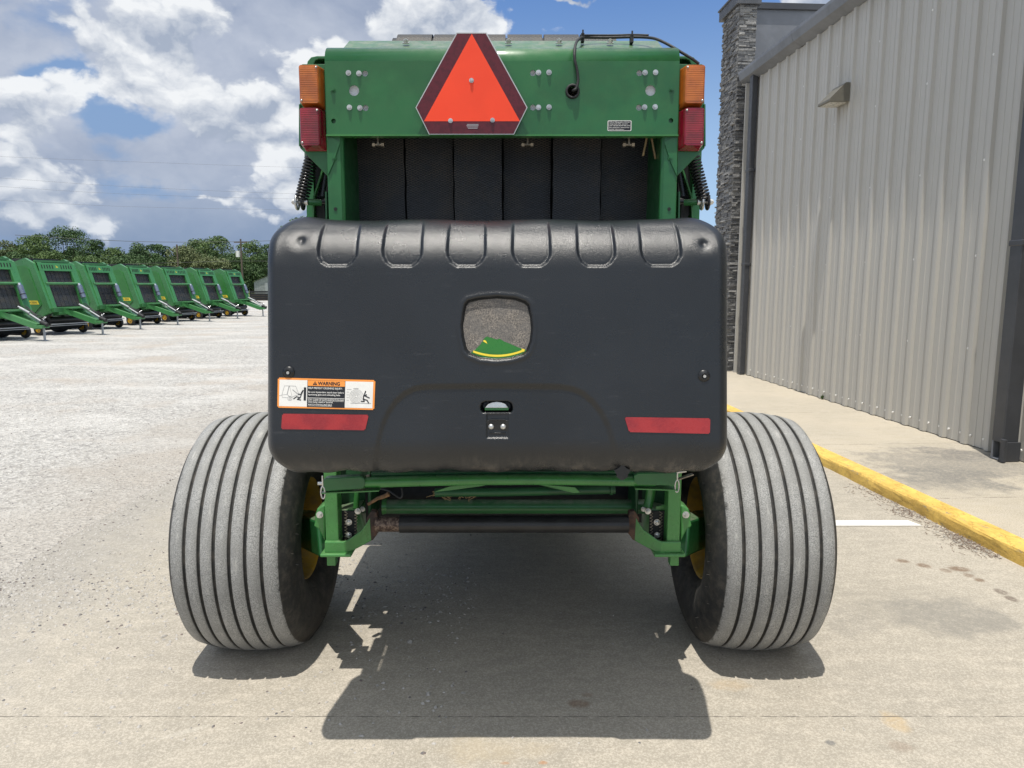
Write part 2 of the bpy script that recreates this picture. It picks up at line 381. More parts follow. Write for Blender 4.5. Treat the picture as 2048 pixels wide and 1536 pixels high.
# ------------------------------------------------------------ mesh builder
class MB:
    def __init__(s): s.v = []; s.f = []; s.m = []; s.sm = []; s.mats = []; s.tone = []
    def mi(s, mat):
        if mat not in s.mats: s.mats.append(mat)
        return s.mats.index(mat)
    def add(s, vs, fs, mat, smooth=False, tone=None):
        b = len(s.v); s.v += [tuple(q) for q in vs]; k = s.mi(mat)
        for f in fs: s.f.append([i + b for i in f]); s.m.append(k); s.sm.append(smooth)
        if tone is not None: s.tone += [tone] * len(fs)
    def box(s, x0, x1, y0, y1, z0, z1, mat, Mx=None):
        if x0 > x1: x0, x1 = x1, x0
        if y0 > y1: y0, y1 = y1, y0
        if z0 > z1: z0, z1 = z1, z0
        vs = [Vector(q) for q in ((x0, y0, z0), (x1, y0, z0), (x1, y1, z0), (x0, y1, z0), (x0, y0, z1), (x1, y0, z1), (x1, y1, z1), (x0, y1, z1))]
        if Mx: vs = [Mx @ q for q in vs]
        s.add(vs, [(0, 3, 2, 1), (4, 5, 6, 7), (0, 1, 5, 4), (1, 2, 6, 5), (2, 3, 7, 6), (3, 0, 4, 7)], mat)
        return s
    def beam(s, a, b, w, h, mat, up=(0, 0, 1)):       # rectangular bar from a to b
        a = Vector(a); b = Vector(b); d = (b - a).normalized(); up = Vector(up)
        if abs(d.dot(up)) > .98: up = Vector((0, 1, 0))
        sx = d.cross(up).normalized(); uz = sx.cross(d).normalized(); vs = []
        for q in (a, b):
            for i, j in ((-1, -1), (1, -1), (1, 1), (-1, 1)): vs.append(q + sx * (w / 2 * i) + uz * (h / 2 * j))
        s.add(vs, [(0, 1, 2, 3), (7, 6, 5, 4), (0, 4, 5, 1), (1, 5, 6, 2), (2, 6, 7, 3), (3, 7, 4, 0)], mat); return s
    def cyl(s, a, b, r0, mat, r1=None, n=20, caps=True, smooth=True):
        r1 = r0 if r1 is None else r1; a = Vector(a); b = Vector(b); d = (b - a).normalized()
        u = d.orthogonal().normalized(); w = d.cross(u); vs = []
        for q, r in ((a, r0), (b, r1)):
            for i in range(n):
                t = 2 * math.pi * i / n; vs.append(q + u * (r * math.cos(t)) + w * (r * math.sin(t)))
        s.add(vs, [(i, (i + 1) % n, n + (i + 1) % n, n + i) for i in range(n)], mat, smooth)
        if caps: s.add(vs[:n], [tuple(range(n))[::-1]], mat); s.add(vs[n:], [tuple(range(n))], mat)
        return s
    def tube(s, pts, r, mat, n=10, closed=False):
        pts = [Vector(q) for q in pts]; N = len(pts); vs = []
        prev = None
        for i, q in enumerate(pts):
            d = (pts[min(i + 1, N - 1)] - pts[max(i - 1, 0)]).normalized()
            u = d.orthogonal().normalized() if prev is None else (prev - d * prev.dot(d)).normalized()
            prev = u; w = d.cross(u); rr = r(i / (N - 1)) if callable(r) else r
            for k in range(n):
                t = 2 * math.pi * k / n; vs.append(q + u * (rr * math.cos(t)) + w * (rr * math.sin(t)))
        fs = [(i * n + k, i * n + (k + 1) % n, (i + 1) * n + (k + 1) % n, (i + 1) * n + k) for i in range(N - 1) for k in range(n)]
        s.add(vs, fs, mat, True); s.add(vs[:n], [tuple(range(n))[::-1]], mat); s.add(vs[-n:], [tuple(range(n))], mat); return s
    def prism(s, poly, fn, d, mat, smooth=False):     # fn maps (u,v,w) to a point; w goes 0..d
        n = len(poly); vs = [fn(p[0], p[1], 0) for p in poly] + [fn(p[0], p[1], d) for p in poly]
        s.add(vs, [tuple(range(n)), tuple(range(n, 2 * n))[::-1]], mat)
        s.add(vs, [(i, n + i, n + (i + 1) % n, (i + 1) % n) for i in range(n)], mat, smooth); return s
    def lathe(s, prof, mat, n=96, axis=0, c=(0, 0, 0), smooth=True, post=None):
        vs = []
        for (a, r) in prof:
            for i in range(n):
                t = 2 * math.pi * i / n; q = [0, 0, 0]; q[axis] = a; q[(axis + 1) % 3] = r * math.cos(t); q[(axis + 2) % 3] = r * math.sin(t)
                q = Vector(q)
                if post: q = post(q)
                vs.append(q + Vector(c))
        s.add(vs, [(j * n + i, j * n + (i + 1) % n, (j + 1) * n + (i + 1) % n, (j + 1) * n + i) for j in range(len(prof) - 1) for i in range(n)], mat, smooth); return s
    def build(s, name, parent=None, bevel=0, label=None, cat=None, group=None, kind=None, off=None):
        me = bpy.data.meshes.new(name); me.from_pydata(s.v, [], s.f)
        for mt in s.mats: me.materials.append(MATS[mt])
        me.polygons.foreach_set('material_index', s.m); me.polygons.foreach_set('use_smooth', s.sm)
        if s.tone and len(s.tone) == len(s.f):
            at = me.attributes.new('tone', 'FLOAT', 'FACE'); at.data.foreach_set('value', s.tone)
        bm = bmesh.new(); bm.from_mesh(me); bmesh.ops.recalc_face_normals(bm, faces=bm.faces) if len(s.f) < 60000 else None
        bm.to_mesh(me); bm.free()
        o = bpy.data.objects.new(name, me); COL.objects.link(o)
        if parent:
            o.parent = parent; o.location = Vector(off) if off is not None else -WL(parent)
        elif off is not None: o.location = off
        if bevel:
            bv = o.modifiers.new('bevel', 'BEVEL'); bv.width = bevel; bv.segments = 2; bv.limit_method = 'ANGLE'; bv.angle_limit = R(40)
        tag(o, label, cat, group, kind); return o
def WL(o):
    p = Vector(o.location)
    while o.parent: o = o.parent; p += Vector(o.location)
    return p
def tag(o, label=None, cat=None, group=None, kind=None):
    if label: o['label'] = label
    if cat: o['category'] = cat
    if group: o['group'] = group
    if kind: o['kind'] = kind
def thing(name, label, cat, loc=(0, 0, 0), rz=0, group=None):
    o = bpy.data.objects.new(name, None); COL.objects.link(o); o.location = loc; o.rotation_euler = (0, 0, rz); o.empty_display_size = .3
    tag(o, label, cat, group); return o
def copy_tree(o, parent=None):
    c = o.copy(); COL.objects.link(c); c.parent = parent
    for ch in [q for q in KIDS.get(o.name, [])]: KIDS.setdefault(c.name, []).append(copy_tree(ch, c))
    return c
KIDS = {}
def index_kids():
    KIDS.clear()
    for o in bpy.data.objects:
        if o.parent: KIDS.setdefault(o.parent.name, []).append(o)
_tc = {}
def text_geo(body, offset=0.0):
    key = (body, offset)
    if key in _tc: return _tc[key]
    cu = bpy.data.curves.new('t', 'FONT'); cu.body = body; cu.size = 1.0; cu.offset = offset; cu.resolution_u = 3
    o = bpy.data.objects.new('t', cu); COL.objects.link(o)
    bpy.context.view_layer.update(); dg = bpy.context.evaluated_depsgraph_get()
    me = bpy.data.meshes.new_from_object(o.evaluated_get(dg))
    vs = [(q.co.x, q.co.y) for q in me.vertices]; fs = [tuple(p.vertices) for p in me.polygons]
    bpy.data.objects.remove(o); bpy.data.curves.remove(cu); bpy.data.meshes.remove(me)
    xs = [q[0] for q in vs]; ys = [q[1] for q in vs]
    _tc[key] = (vs, fs, min(xs), max(xs)); return _tc[key]
def text(mb, body, u0, u1, v, h, fn, mat, off, bold=0.0, fit=True):
    """text with baseline v, cap height h, spanning u0..u1 (fit) ; fn(u,v,off)"""
    vs, fs, a, c = text_geo(body, bold); k = h / .70
    kx = (u1 - u0) / (c - a) if fit else k
    mb.add([fn(u0 + (q[0] - a) * kx, v + q[1] * k, off) for q in vs], fs, mat)
def polyline_sdf(X, Z, poly):
    """signed distance (inside negative) of points to a closed polygon"""
    d = np.full(X.shape, 1e9); ins = np.zeros(X.shape, bool); n = len(poly)
    for i in range(n):
        ax_, az = poly[i]; bx, bz = poly[(i + 1) % n]
        ex, ez = bx - ax_, bz - az; wx, wz = X - ax_, Z - az
        t = np.clip((wx * ex + wz * ez) / (ex * ex + ez * ez + 1e-12), 0, 1)
        d = np.minimum(d, np.hypot(wx - ex * t, wz - ez * t))
        c = ((az > Z) != (bz > Z)) & (X < (bx - ax_) * (Z - az) / (bz - az + 1e-15) + ax_)
        ins ^= c
    return np.where(ins, -d, d)
def sstep(x, a, b):
    t = np.clip((x - a) / (b - a), 0, 1); return t * t * (3 - 2 * t)

# ============================================================ THE SETTING
def sheet(name, x0, x1, y0, y1, z, mat, kind='structure', nx=1, ny=1, **kw):
    mb = MB(); vs = [(x0 + (x1 - x0) * i / nx, y0 + (y1 - y0) * j / ny, z) for j in range(ny + 1) for i in range(nx + 1)]
    mb.add(vs, [(j * (nx + 1) + i, j * (nx + 1) + i + 1, (j + 1) * (nx + 1) + i + 1, (j + 1) * (nx + 1) + i) for j in range(ny) for i in range(nx)], mat)
    return mb.build(name, kind=kind, **kw)
sheet('ground', -900, 900, -30, 1500, 0.0, 'gravel')
sheet('grass_field', -900, 900, 95, 1450, 0.02, 'grass')
EDGE = -2.78
# slab: its gravel-side edge is ragged with dirt
mb = MB(); mb.box(EDGE, 16, -6, 55, -.1, .012, 'concrete'); mb.build('concrete_apron', kind='structure')
mb = MB(); a, b_ = G(1600, 1045), G(1600, 1056)
xk = lambda Y: 2.87 - .0637 * (Y - 3.816)
mb.add([(1.0, b_.y, .016), (xk(b_.y) - .13, b_.y, .016), (xk(a.y) - .16, a.y, .016), (1.0, a.y, .016)], [(0, 1, 2, 3)], 'white_paint')
mb.build('parking_line', kind='structure')

PHI = R(3.6)
def BL_(lx, ly, z=0.0): return Vector((lx * math.cos(PHI) - ly * math.sin(PHI), lx * math.sin(PHI) + ly * math.cos(PHI), z))
def ly_on(px, py, lx):          # point of the ray on the vertical plane lx (building frame)
    d = ray(px, py); c, s_ = math.cos(PHI), math.sin(PHI)
    t = lx / (d[0] * c + d[1] * s_); return (-d[0] * s_ + d[1] * c) * t, CH + d[2] * t
KX = 3.104; WX = 4.67; KH = .10
mb = MB(); mb.box(KX + .149, WX + .5, -3, 30, -.05, KH, 'sidewalk')
sw = mb.build('sidewalk', kind='structure'); sw.rotation_euler = (0, 0, PHI)
# kerb: rounded nose with slight wander, joints every 3 m
mb = MB(); prof = [(-.004, -.05), (-.002, .045), (.001, .080), (.007, .094), (.020, KH + .0025), (.150, KH + .003), (.150, -.05)]
ny = 260; ys_ = [-3 + 33 * i / ny for i in range(ny + 1)]
vs = []
for yy in ys_:
    jn = min(abs((yy - 4.62 + 50 * 3.05) % 3.05), 3.05 - abs((yy - 4.62 + 50 * 3.05) % 3.05))
    ink = .006 if jn < .02 else 0
    for k, (px_, pz) in enumerate(prof):
        wv = .0035 * math.sin(yy * 7 + k * .8) + .0025 * math.sin(yy * 23 + k)
        vs.append((KX + px_ + (wv if k < 5 else 0) + (ink if k < 4 else 0), yy, pz + (wv * .5 - ink * .5 if 1 < k < 5 else 0)))
np_ = len(prof)
mb.add(vs, [(j * np_ + k, (j + 1) * np_ + k, (j + 1) * np_ + k + 1, j * np_ + k + 1) for j in range(ny) for k in range(np_ - 1)], 'kerb_yellow', False)
kb = mb.build('kerb', label='yellow painted concrete kerb edging the sidewalk', cat='kerb'); kb.rotation_euler = (0, 0, PHI)

# ============================================================ BUILDING
bld = thing('metal_building', 'beige corrugated metal building with dark gutter, downspouts and a ledger stone pillar', 'building', (0, 0, 0))
bld.rotation_euler = (0, 0, PHI)
LYE = 11.86
_, zt = ly_on(1525, 150, WX)
ZE = ly_on(1620, 78, WX)[1]
ZE = (zt + ZE) / 2
mb = MB()
# ribbed sheet, profile along ly
pitch = .3048; cell = [(0, 0), (.012, .030), (.032, .032), (.044, .032), (.064, .030), (.076, 0), (.128, 0), (.134, .005), (.150, .005), (.156, 0), (.212, 0), (.218, .005), (.234, .005), (.240, 0)]
prof = []; y0 = -2.0
k = 0
while y0 < LYE - .1:
    for a, h in cell: prof.append((y0 + a, h))
    y0 += pitch
prof = [p for p in prof if p[0] < LYE - .03] + [(LYE - .02, 0)]
zr = [KH + .008 + (ZE - KH) * i / 24 for i in range(25)]
vs = []
for zz in zr:
    for (yy, h) in prof:
        ocan = .0025 * math.sin(yy * 2.1 + zz * .4) * math.sin(zz * 1.3 + yy * .3) + .001 * math.sin(zz * 2.7 + yy * 5.1)
        # a shallow buckle in the sheet
        ocan += .022 * math.exp(-((yy - 9.35 - .12 * (zz - 1.8)) / .22) ** 2 - ((zz - 2.0) / .8) ** 2)
        vs.append((WX - h - ocan, yy, zz))
n_ = len(prof)
mb.add(vs, [(j * n_ + i, j * n_ + i + 1, (j + 1) * n_ + i + 1, (j + 1) * n_ + i) for j in range(24) for i in range(n_ - 1)], 'sheet')
# fasteners
for zz in (KH + .10, 1.0, 1.85, 2.7, 3.6, 4.3):
    y0 = -2.0
    while y0 < LYE - .3:
        for a in ((.10, .27) if zz < .5 else (.095,)):
            if zz < .5 or (int(round((y0 + 2) / pitch)) % 3 == 0):
                c = Vector((WX - .004, y0 + a, zz)); mb.cyl(c, c + Vector((-.012, 0, 0)), .011, 'decal_white', n=8)
        y0 += pitch
mb.build('wall', bld)
mb = MB(); mb.box(WX + .05, WX + 14, -2, LYE, -.05, ZE, 'sheet'); mb.box(WX - .01, WX + .05, LYE - .05, LYE, KH, ZE, 'sheet')
mb.build('wall_core', bld)
mb = MB()
gz = ZE
gp = [(WX + .02, gz - .02), (WX - .03, gz - .02), (WX - .16, gz + .03), (WX - .19, gz + .13), (WX - .19, gz + .17), (WX - .15, gz + .18), (WX + .02, gz + .20)]
mb.prism(gp, lambda u, v, w: Vector((u, LYE + .14 - w, v)), 14.0, 'trim_gray')
mb.prism([(u - .004 if u < WX else u, v) for u, v in gp], lambda u, v, w: Vector((u, 10.1 - w, v)), .035, 'trim_gray')
gt = mb.build('gutter', bld)
mb = MB(); mb.box(WX - .10, WX - .005, LYE + .0, LYE + .03, KH, ZE - .03, 'sheet'); mb.build('corner_trim', bld)
def downspout(ly, w, d, kick, foot_dark):
    m_ = MB(); m_.box(WX - .012 - d, WX - .034, ly - w / 2, ly + w / 2, KH + kick, ZE + .02, 'trim_dark')
    for zz in (1.9, 3.4): m_.box(WX - .018 - d, WX - .02, ly - w / 2 - .012, ly + w / 2 + .012, zz, zz + .05, 'trim_dark')
    o = m_.build('downspout', bld, bevel=.008)
    return o
downspout(11.60, .13, .11, .02, 0)
yk = ly_on(1990, 880, WX - .12)[0]
downspout(5.655, .13, .16, .16, 1)
mb = MB()
# kick-out plate at the foot of the near downspout
mb.box(WX - .17, WX - .03, 5.70, 5.72, KH + .005, KH + .17, 'trim_gray')
mb.box(WX - .17, WX - .03, 5.595, 5.70, KH + .004, KH + .018, 'trim_gray')
mb.box(WX - .20, WX - .17, 5.54, 5.59, KH + .004, KH + .2, 'trim_dark'); mb.box(WX - .20, WX - .02, 5.575, 5.59, KH + .004, KH + .17, 'trim_dark')
mb.build('splash_shoe', bld, bevel=.004)
# stone pillar
PX0 = WX - .185; PX1 = WX + .10; PY0 = LYE + .20; PY1 = PY0 + .72
ztop = ly_on(1476, 10, PX0)[1]; ZP = CH + (P(1476, 10, BL_(PX0, PY0).y).z - CH)
mb = MB(); mb.box(PX0 + .03, PX1, PY0 + .03, PY1 - .03, 0, ZP, 'ledger_stone', None); mb.tone += [.1] * 6
zz = KH
rng = random.Random(3)
while zz < ZP:
    h = rng.choice([.020, .026, .032, .038, .048]);
    h = min(h, ZP - zz + .001)
    for face in (0, 1):
        a0, a1 = (PX0, PX1) if face == 0 else (PY0, PY1)
        a = a0 - rng.uniform(0, .1)
        while a < a1:
            L = rng.uniform(.06, .22); b2 = min(a + L, a1); st = max(a, a0); out = rng.uniform(0, .030) + (.018 if rng.random() < .15 else 0)
            if b2 - st > .01:
                hh = h - .004; t = rng.random() ** 1.6
                jit = [rng.uniform(-.006, .006) for _ in range(4)]
                if face == 0:
                    q = [(st, PY0 - out + jit[0], zz), (b2 - .003, PY0 - out + jit[1], zz), (b2 - .003, PY0 - out + jit[2], zz + hh), (st, PY0 - out + jit[3], zz + hh)]
                    q2 = [(u, PY0 + .05, w) for (u, _, w) in q]
                else:
                    q = [(PX0 - out + jit[0], st, zz), (PX0 - out + jit[1], b2 - .003, zz), (PX0 - out + jit[2], b2 - .003, zz + hh), (PX0 - out + jit[3], st, zz + hh)]
                    q2 = [(PX0 + .05, v_, w) for (_, v_, w) in q]
                mb.add(q + q2, [(0, 1, 2, 3), (0, 4, 5, 1), (1, 5, 6, 2), (2, 6, 7, 3), (3, 7, 4, 0)], 'ledger_stone', False, t)
            a += L
    zz += h
pil = mb.build('stone_pillar', bld)
mb = MB(); mb.box(PX0 - .07, PX1 + .05, PY0 - .07, PY1 + .07, ZP + .001, ZP + .16, 'stone_cap'); mb.box(PX0 - .09, PX1 + .06, PY0 - .09, PY1 + .09, ZP + .16, ZP + .19, 'stone_cap')
mb.build('pillar_cap', pil, bevel=.006, off=(0, 0, 0))
mb = MB()
pz = P(1560, 24, BL_(PX1, PY0 + .5).y).z
mb.box(PX1 + .002, PX1 + 8, PY0 + .38, PY0 + .55, 3.5, pz, 'trim_gray'); mb.build('parapet', bld)
mb = MB(); mb.box(PX1 + .003, PX1 + 8.04, PY0 + .33, PY0 + .60, pz, pz + .10, 'trim_dark'); mb.box(PX1 + .004, PX1 + .10, PY0 + .30, PY0 + .375, 3.5, pz - .01, 'trim_dark'); mb.build('parapet_cap', bld, bevel=.004)
for o in bpy.data.objects:
    if o.parent == bld: o.location = (0, 0, 0)
# wall lamp
lyc, zc = ly_on(1680, 190, WX - .08)
lamp = thing('wall_lamp', 'bronze wedge shaped wall light on the corrugated wall', 'wall light', BL_(WX, lyc, zc), PHI)
mb = MB(); hw = .15
wp = [(-.035, .11), (-.09, .11), (-.28, -.08), (-.28, -.11), (-.035, -.11)]
mb.prism(wp, lambda u, v, w: Vector((u, -hw + w, v)), 2 * hw, 'fixture'); mb.build('housing', lamp, bevel=.006, off=(0, 0, 0))
mb = MB(); mb.box(-.26, -.06, -hw + .02, hw - .02, -.120, -.111, 'light_lens'); mb.build('lens', lamp, off=(0, 0, 0))

# ============================================================ MAIN BALER
X0 = -.036; AY = 3.085; AZ = .497
bal = thing('round_baler', 'large green round baler seen from behind, black plastic bumper and orange triangle', 'baler', (X0, AY, 0))
def MX(v): return Vector((2 * X0 - v[0], v[1], v[2]))
def both(fn):
    for s in (0, 1): fn((lambda v: Vector(v)) if s == 0 else MX, s)
def poly_px(pts, Y): return [P(a, b, Y) for a, b in pts]
def plate(mb, pts, Y, th, mat, mir=None):
    q = poly_px(pts, Y); q = [mir(v) for v in q] if mir else q; n = len(q)
    vs = q + [v + Vector((0, th, 0)) for v in q]
    mb.add(vs, [tuple(range(n)), tuple(range(n, 2 * n))[::-1]] + [(i, n + i, n + (i + 1) % n, (i + 1) % n) for i in range(n)], mat)
def hexbolt(mb, c, r, h, mat, d=(0, -1, 0), washer=True):
    c = Vector(c); d = Vector(d)
    if washer: mb.cyl(c, c + d * h * .3, r * 1.35, mat, n=16)
    mb.cyl(c + d * h * .3, c + d * h, r, mat, r1=r * .94, n=6, smooth=False)
    mb.cyl(c + d * h, c + d * h * 1.25, r * .5, mat, n=10)

# ---- bumper (moulded shell)
def Yplane(Z): return 2.090 + .129 * (Z - 1.4)
def onb(px, py):      # pixel -> (x,Z) on the bumper's face plane
    d = ray(px, py); t = (2.090 + .129 * (CH - 1.4)) / (d[1] - .129 * d[2]); return d[0] * t, CH + d[2] * t
BW = .697; ZT = 1.781; ZB = 1.012; XC = -.0435
LOGO = [onb(*q) for q in ((931, 609), (937, 602), (958, 597), (994, 594), (1030, 597), (1050, 604), (1057, 611), (1062, 635), (1064, 658), (1061, 685), (1054, 702), (1045, 709), (1022, 716), (992, 719), (960, 716), (938, 707), (932, 700), (926, 675), (924, 652), (927, 628))]
ARCH = [onb(*q) for q in ((742, 965), (746, 935), (756, 880), (764, 850), (775, 825), (790, 803), (808, 787), (828, 777), (850, 773), (990, 771), (1120, 773), (1145, 777), (1166, 786), (1186, 803), (1204, 826), (1217, 852), (1226, 880), (1240, 935), (1246, 965))]
SLOT = [onb(*q) for q in ((961, 816), (963, 808), (970, 805), (1016, 805), (1022, 808), (1025, 816), (1025, 822), (1021, 827), (966, 827), (962, 823))]
BRK = [onb(*q) for q in ((973, 828), (1017, 828), (1017, 878), (973, 878))]
padx = [(634, 712), (764, 842), (894, 970), (1025, 1101), (1156, 1231), (1284, 1364)]
PADS = []
for i, (a, b2) in enumerate(padx):
    yb = 532 + (1 if 0 < i < 5 else 0); c = (a + b2) / 2 ; w0 = (b2 - a) / 2
    PADS.append([onb(*q) for q in ((a + 3, 430), (a, 455), (a - 1, 500), (a + 1, 512), (a + 8, 525), (a + 19, yb), (b2 - 19, yb), (b2 - 8, 525), (b2, 512), (b2 + 1, 500), (b2, 455), (b2 - 3, 430))])
def bumper_Y(X, Z, relief=True):
    X = np.asarray(X, float); Z = np.asarray(Z, float)
    dt = ZT - Z; db = Z - ZB
    rc_t, rc_b = .085, .10
    w = np.full(X.shape, BW)
    w = np.where(dt < rc_t, BW - rc_t + np.sqrt(np.maximum(0, rc_t ** 2 - (rc_t - dt) ** 2)), w)
    w = np.where(db < rc_b, BW - rc_b + np.sqrt(np.maximum(0, rc_b ** 2 - (rc_b - db) ** 2)), w)
    ds = w - np.abs(X - XC)
    a_s = np.clip((.045 - ds) / .045, 0, 1); a_t = np.clip((.155 - dt) / .155, 0, 1); a_b = np.clip((.115 - db) / .115, 0, 1)
    # corners swell outwards: let the side roll widen there
    a_s = a_s * np.sqrt(np.clip(1 - a_t ** 2 - a_b ** 2, 0, 1))
    a2 = np.clip(a_s ** 2 + a_t ** 2 + a_b ** 2, 0, 1)
    Dp = (.085 * (a_s ** 2 + a_b ** 2) + .150 * a_t ** 2 + 1e-9 * .085) / (a_s ** 2 + a_b ** 2 + a_t ** 2 + 1e-9)
    rec = Dp * (1 - np.sqrt(1 - a2))
    Y = Yplane(Z) + rec
    Y = Y + .0018 * np.sin(X * 5.1 + 1.3) * np.sin(Z * 7.3) + .0008 * np.sin(X * 19 + Z * 11)
    if relief:
        for p in PADS:
            sp = polyline_sdf(X, Z, p); Y = Y + (.010 * sstep(-sp, -.004, .007) + .0015 * np.exp(-((sp + .004) / .005) ** 2)) * sstep(dt, .0, .04)
        Y = Y + .0125 * sstep(-polyline_sdf(X, Z, LOGO), -.004, .0035)
        sd = polyline_sdf(X, Z, LOGO); Y = Y - .0022 * np.exp(-((sd - .010) / .006) ** 2)
        Y = Y + .0090 * sstep(-polyline_sdf(X, Z, ARCH), -.009, .012)
        Y = Y + .040 * sstep(-polyline_sdf(X, Z, SLOT), -.0015, .0035)
        Y = Y + .005 * sstep(-polyline_sdf(X, Z, BRK), -.0015, .0025)
        for (px, py, sg) in ((597, 480, 1), (1412, 487, -1)):
            cx, cz = onb(px, py); r = np.hypot(X - cx, Z - cz)
            Y = Y + .008 * np.exp(-(r / .011) ** 2) - .0025 * np.exp(-((r - .035) / .022) ** 2)
    return Y
def halfw(Z):
    dt = ZT - Z; db = Z - ZB; w = BW
    if dt < .085: w = BW - .085 + math.sqrt(max(0, .085 ** 2 - (.085 - dt) ** 2))
    if db < .10: w = BW - .10 + math.sqrt(max(0, .10 ** 2 - (.10 - db) ** 2))
    return w
nu, nv = 520, 300
us = np.linspace(-1, 1, nu + 1); us = np.sin(us * math.pi / 2) * .12 + us * .88
vv = np.linspace(0, 1, nv + 1); vv = (1 - np.cos(vv * math.pi)) / 2 * .35 + vv * .65
Zs = ZB + (ZT - ZB) * vv; hw_ = np.array([halfw(zz) for zz in Zs])
XX = XC + us[None, :] * hw_[:, None]; ZZ = np.repeat(Zs[:, None], nu + 1, 1)
YY = bumper_Y(XX, ZZ)
ZZ2 = ZZ.copy()
# chewed, wavy lower lip and top lip
lip = np.clip(1 - (ZZ - ZB) / .05, 0, 1); ZZ2 += lip * (.003 * np.sin(XX * 23) + .0025 * np.sin(XX * 61 + 1))
tl = np.clip(1 - (ZT - ZZ) / .03, 0, 1); ZZ2 += tl * (.0025 * np.sin(XX * 17) + .007 * (np.exp(-((np.abs(XX - XC) - .60) / .05) ** 2)))
arr = np.stack([XX, YY, ZZ2], -1).reshape(-1, 3)
mb = MB(); W1 = nu + 1
fs = [(j * W1 + i, j * W1 + i + 1, (j + 1) * W1 + i + 1, (j + 1) * W1 + i) for j in range(nv) for i in range(nu)]
mb.add(arr.tolist(), fs, 'bumper_plastic', True)
# return flange running back from the rim
rim = [j * W1 for j in range(nv + 1)] + [nv * W1 + i for i in range(1, nu + 1)] + [j * W1 + nu for j in range(nv - 1, -1, -1)] + [i for i in range(nu - 1, 0, -1)]
rp = [Vector(arr[i]) for i in rim]; cen = Vector((XC, 2.2, 1.4))
vs = rp + [Vector((v.x, v.y + .06, v.z)) for v in rp] + [Vector((XC + (v.x - XC) * .975, v.y + .062, cen.z + (v.z - cen.z) * .96)) for v in rp]
L = len(rp); mb.add(vs, [(i, (i + 1) % L, L + (i + 1) % L, L + i) for i in range(L)] + [(L + i, L + (i + 1) % L, 2 * L + (i + 1) % L, 2 * L + i) for i in range(L)], 'bumper_plastic', True)
mb.box(XC - .60, XC + .60, 2.27, 2.93, 1.748, 1.756, 'bumper_plastic')  # added deck, blocks sun behind the bumper to shade the underside
bump_o = mb.build('bumper', bal)
def bface(px, py, off=.0):
    x_, z_ = onb(px, py); return Vector((x_, float(bumper_Y(np.array([x_]), np.array([z_]))[0]) - off, z_))
# flat surface map without relief, for stickers
def quad_fn(c):       # c: four pixels TL,TR,BR,BL ; u,v in 0..1 (v up)
    C = [onb(*q) for q in c]
    def fn(u, v, off):
        x_ = (C[0][0] * (1 - u) + C[1][0] * u) * v + (C[3][0] * (1 - u) + C[2][0] * u) * (1 - v)
        z_ = (C[0][1] * (1 - u) + C[1][1] * u) * v + (C[3][1] * (1 - u) + C[2][1] * u) * (1 - v)
        y_ = float(bumper_Y(np.array([x_]), np.array([z_]), False)[0]); return Vector((x_, y_ - .0022 - off, z_))
    return fn
def rect(mb, fn, u0, u1, v0, v1, off, mat, n=8, rad=0, th=0.0):
    if rad:
        pts = []; ru, rv = rad
        for cx, cy, a0 in ((u1 - ru, v1 - rv, 0), (u0 + ru, v1 - rv, 90), (u0 + ru, v0 + rv, 180), (u1 - ru, v0 + rv, 270)):
            for k in range(6): a = R(a0 + k * 18); pts.append((cx + ru * math.cos(a), cy + rv * math.sin(a)))
        mb.add([fn(a, b, off) for a, b in pts], [tuple(range(len(pts)))], mat)
        if th:
            m_ = len(pts); mb.add([fn(a, b, off) for a, b in pts] + [fn(a, b, off - th) for a, b in pts], [(i, (i + 1) % m_, m_ + (i + 1) % m_, m_ + i) for i in range(m_)], mat)
    else:
        vs = [fn(u0 + (u1 - u0) * i / n, v, off) for v in (v0, v1) for i in range(n + 1)]
        mb.add(vs, [(i, i + 1, n + 2 + i, n + 1 + i) for i in range(n)], mat)
def ribbon(mb, fn, pts, w, asp, off, mat, closed=False):
    """stroke in (u,v); w is width in u units, asp = u/v aspect"""
    N = len(pts)
    for i in range(N if closed else N - 1):
        a = pts[i]; b = pts[(i + 1) % N]; dx = b[0] - a[0]; dy = (b[1] - a[1]) / asp; l = math.hypot(dx, dy) or 1e-6
        nx, ny_ = -dy / l * w / 2, dx / l * w / 2 * asp; ex, ey = dx / l * w * .35, dy / l * w * .35 * asp
        mb.add([fn(a[0] + nx - ex, a[1] + ny_ - ey, off), fn(a[0] - nx - ex, a[1] - ny_ - ey, off), fn(b[0] - nx + ex, b[1] - ny_ + ey, off), fn(b[0] + nx + ex, b[1] + ny_ + ey, off)], [(0, 1, 2, 3)], mat)
# warning sticker
fn = quad_fn(((556, 755), (751, 760), (749, 819.5), (555, 815)))
mb = MB(); asp = 195 / 60.
# rounded orange base as strips so that it follows the curve of the shell
rect(mb, fn, .012, .988, .0, 1.0, .0, 'decal_orange', 16); rect(mb, fn, .0, .012, .04, .96, .0, 'decal_orange', 1); rect(mb, fn, .988, 1.0, .04, .96, .0, 'decal_orange', 1)
rect(mb, fn, .018, .305, .055, .935, .0003, 'decal_white', 6); rect(mb, fn, .695, .980, .055, .935, .0003, 'decal_white', 6)
rect(mb, fn, .305, .695, .045, .945, .0004, 'decal_black', 4); rect(mb, fn, .309, .691, .755, .938, .0007, 'decal_orange', 4)
rect(mb, fn, .309, .691, .345, .360, .0007, 'decal_white', 4)
text(mb, 'WARNING', .412, .640, .790, .112, fn, 'decal_black', .001, .035)
mb.add([fn(.360, .785, .001), fn(.408, .785, .001), fn(.384, .915, .001)], [(0, 1, 2)], 'decal_black')
rect(mb, fn, .3815, .3865, .825, .88, .0013, 'decal_orange', 1); rect(mb, fn, .3815, .3865, .80, .815, .0013, 'decal_orange', 1)
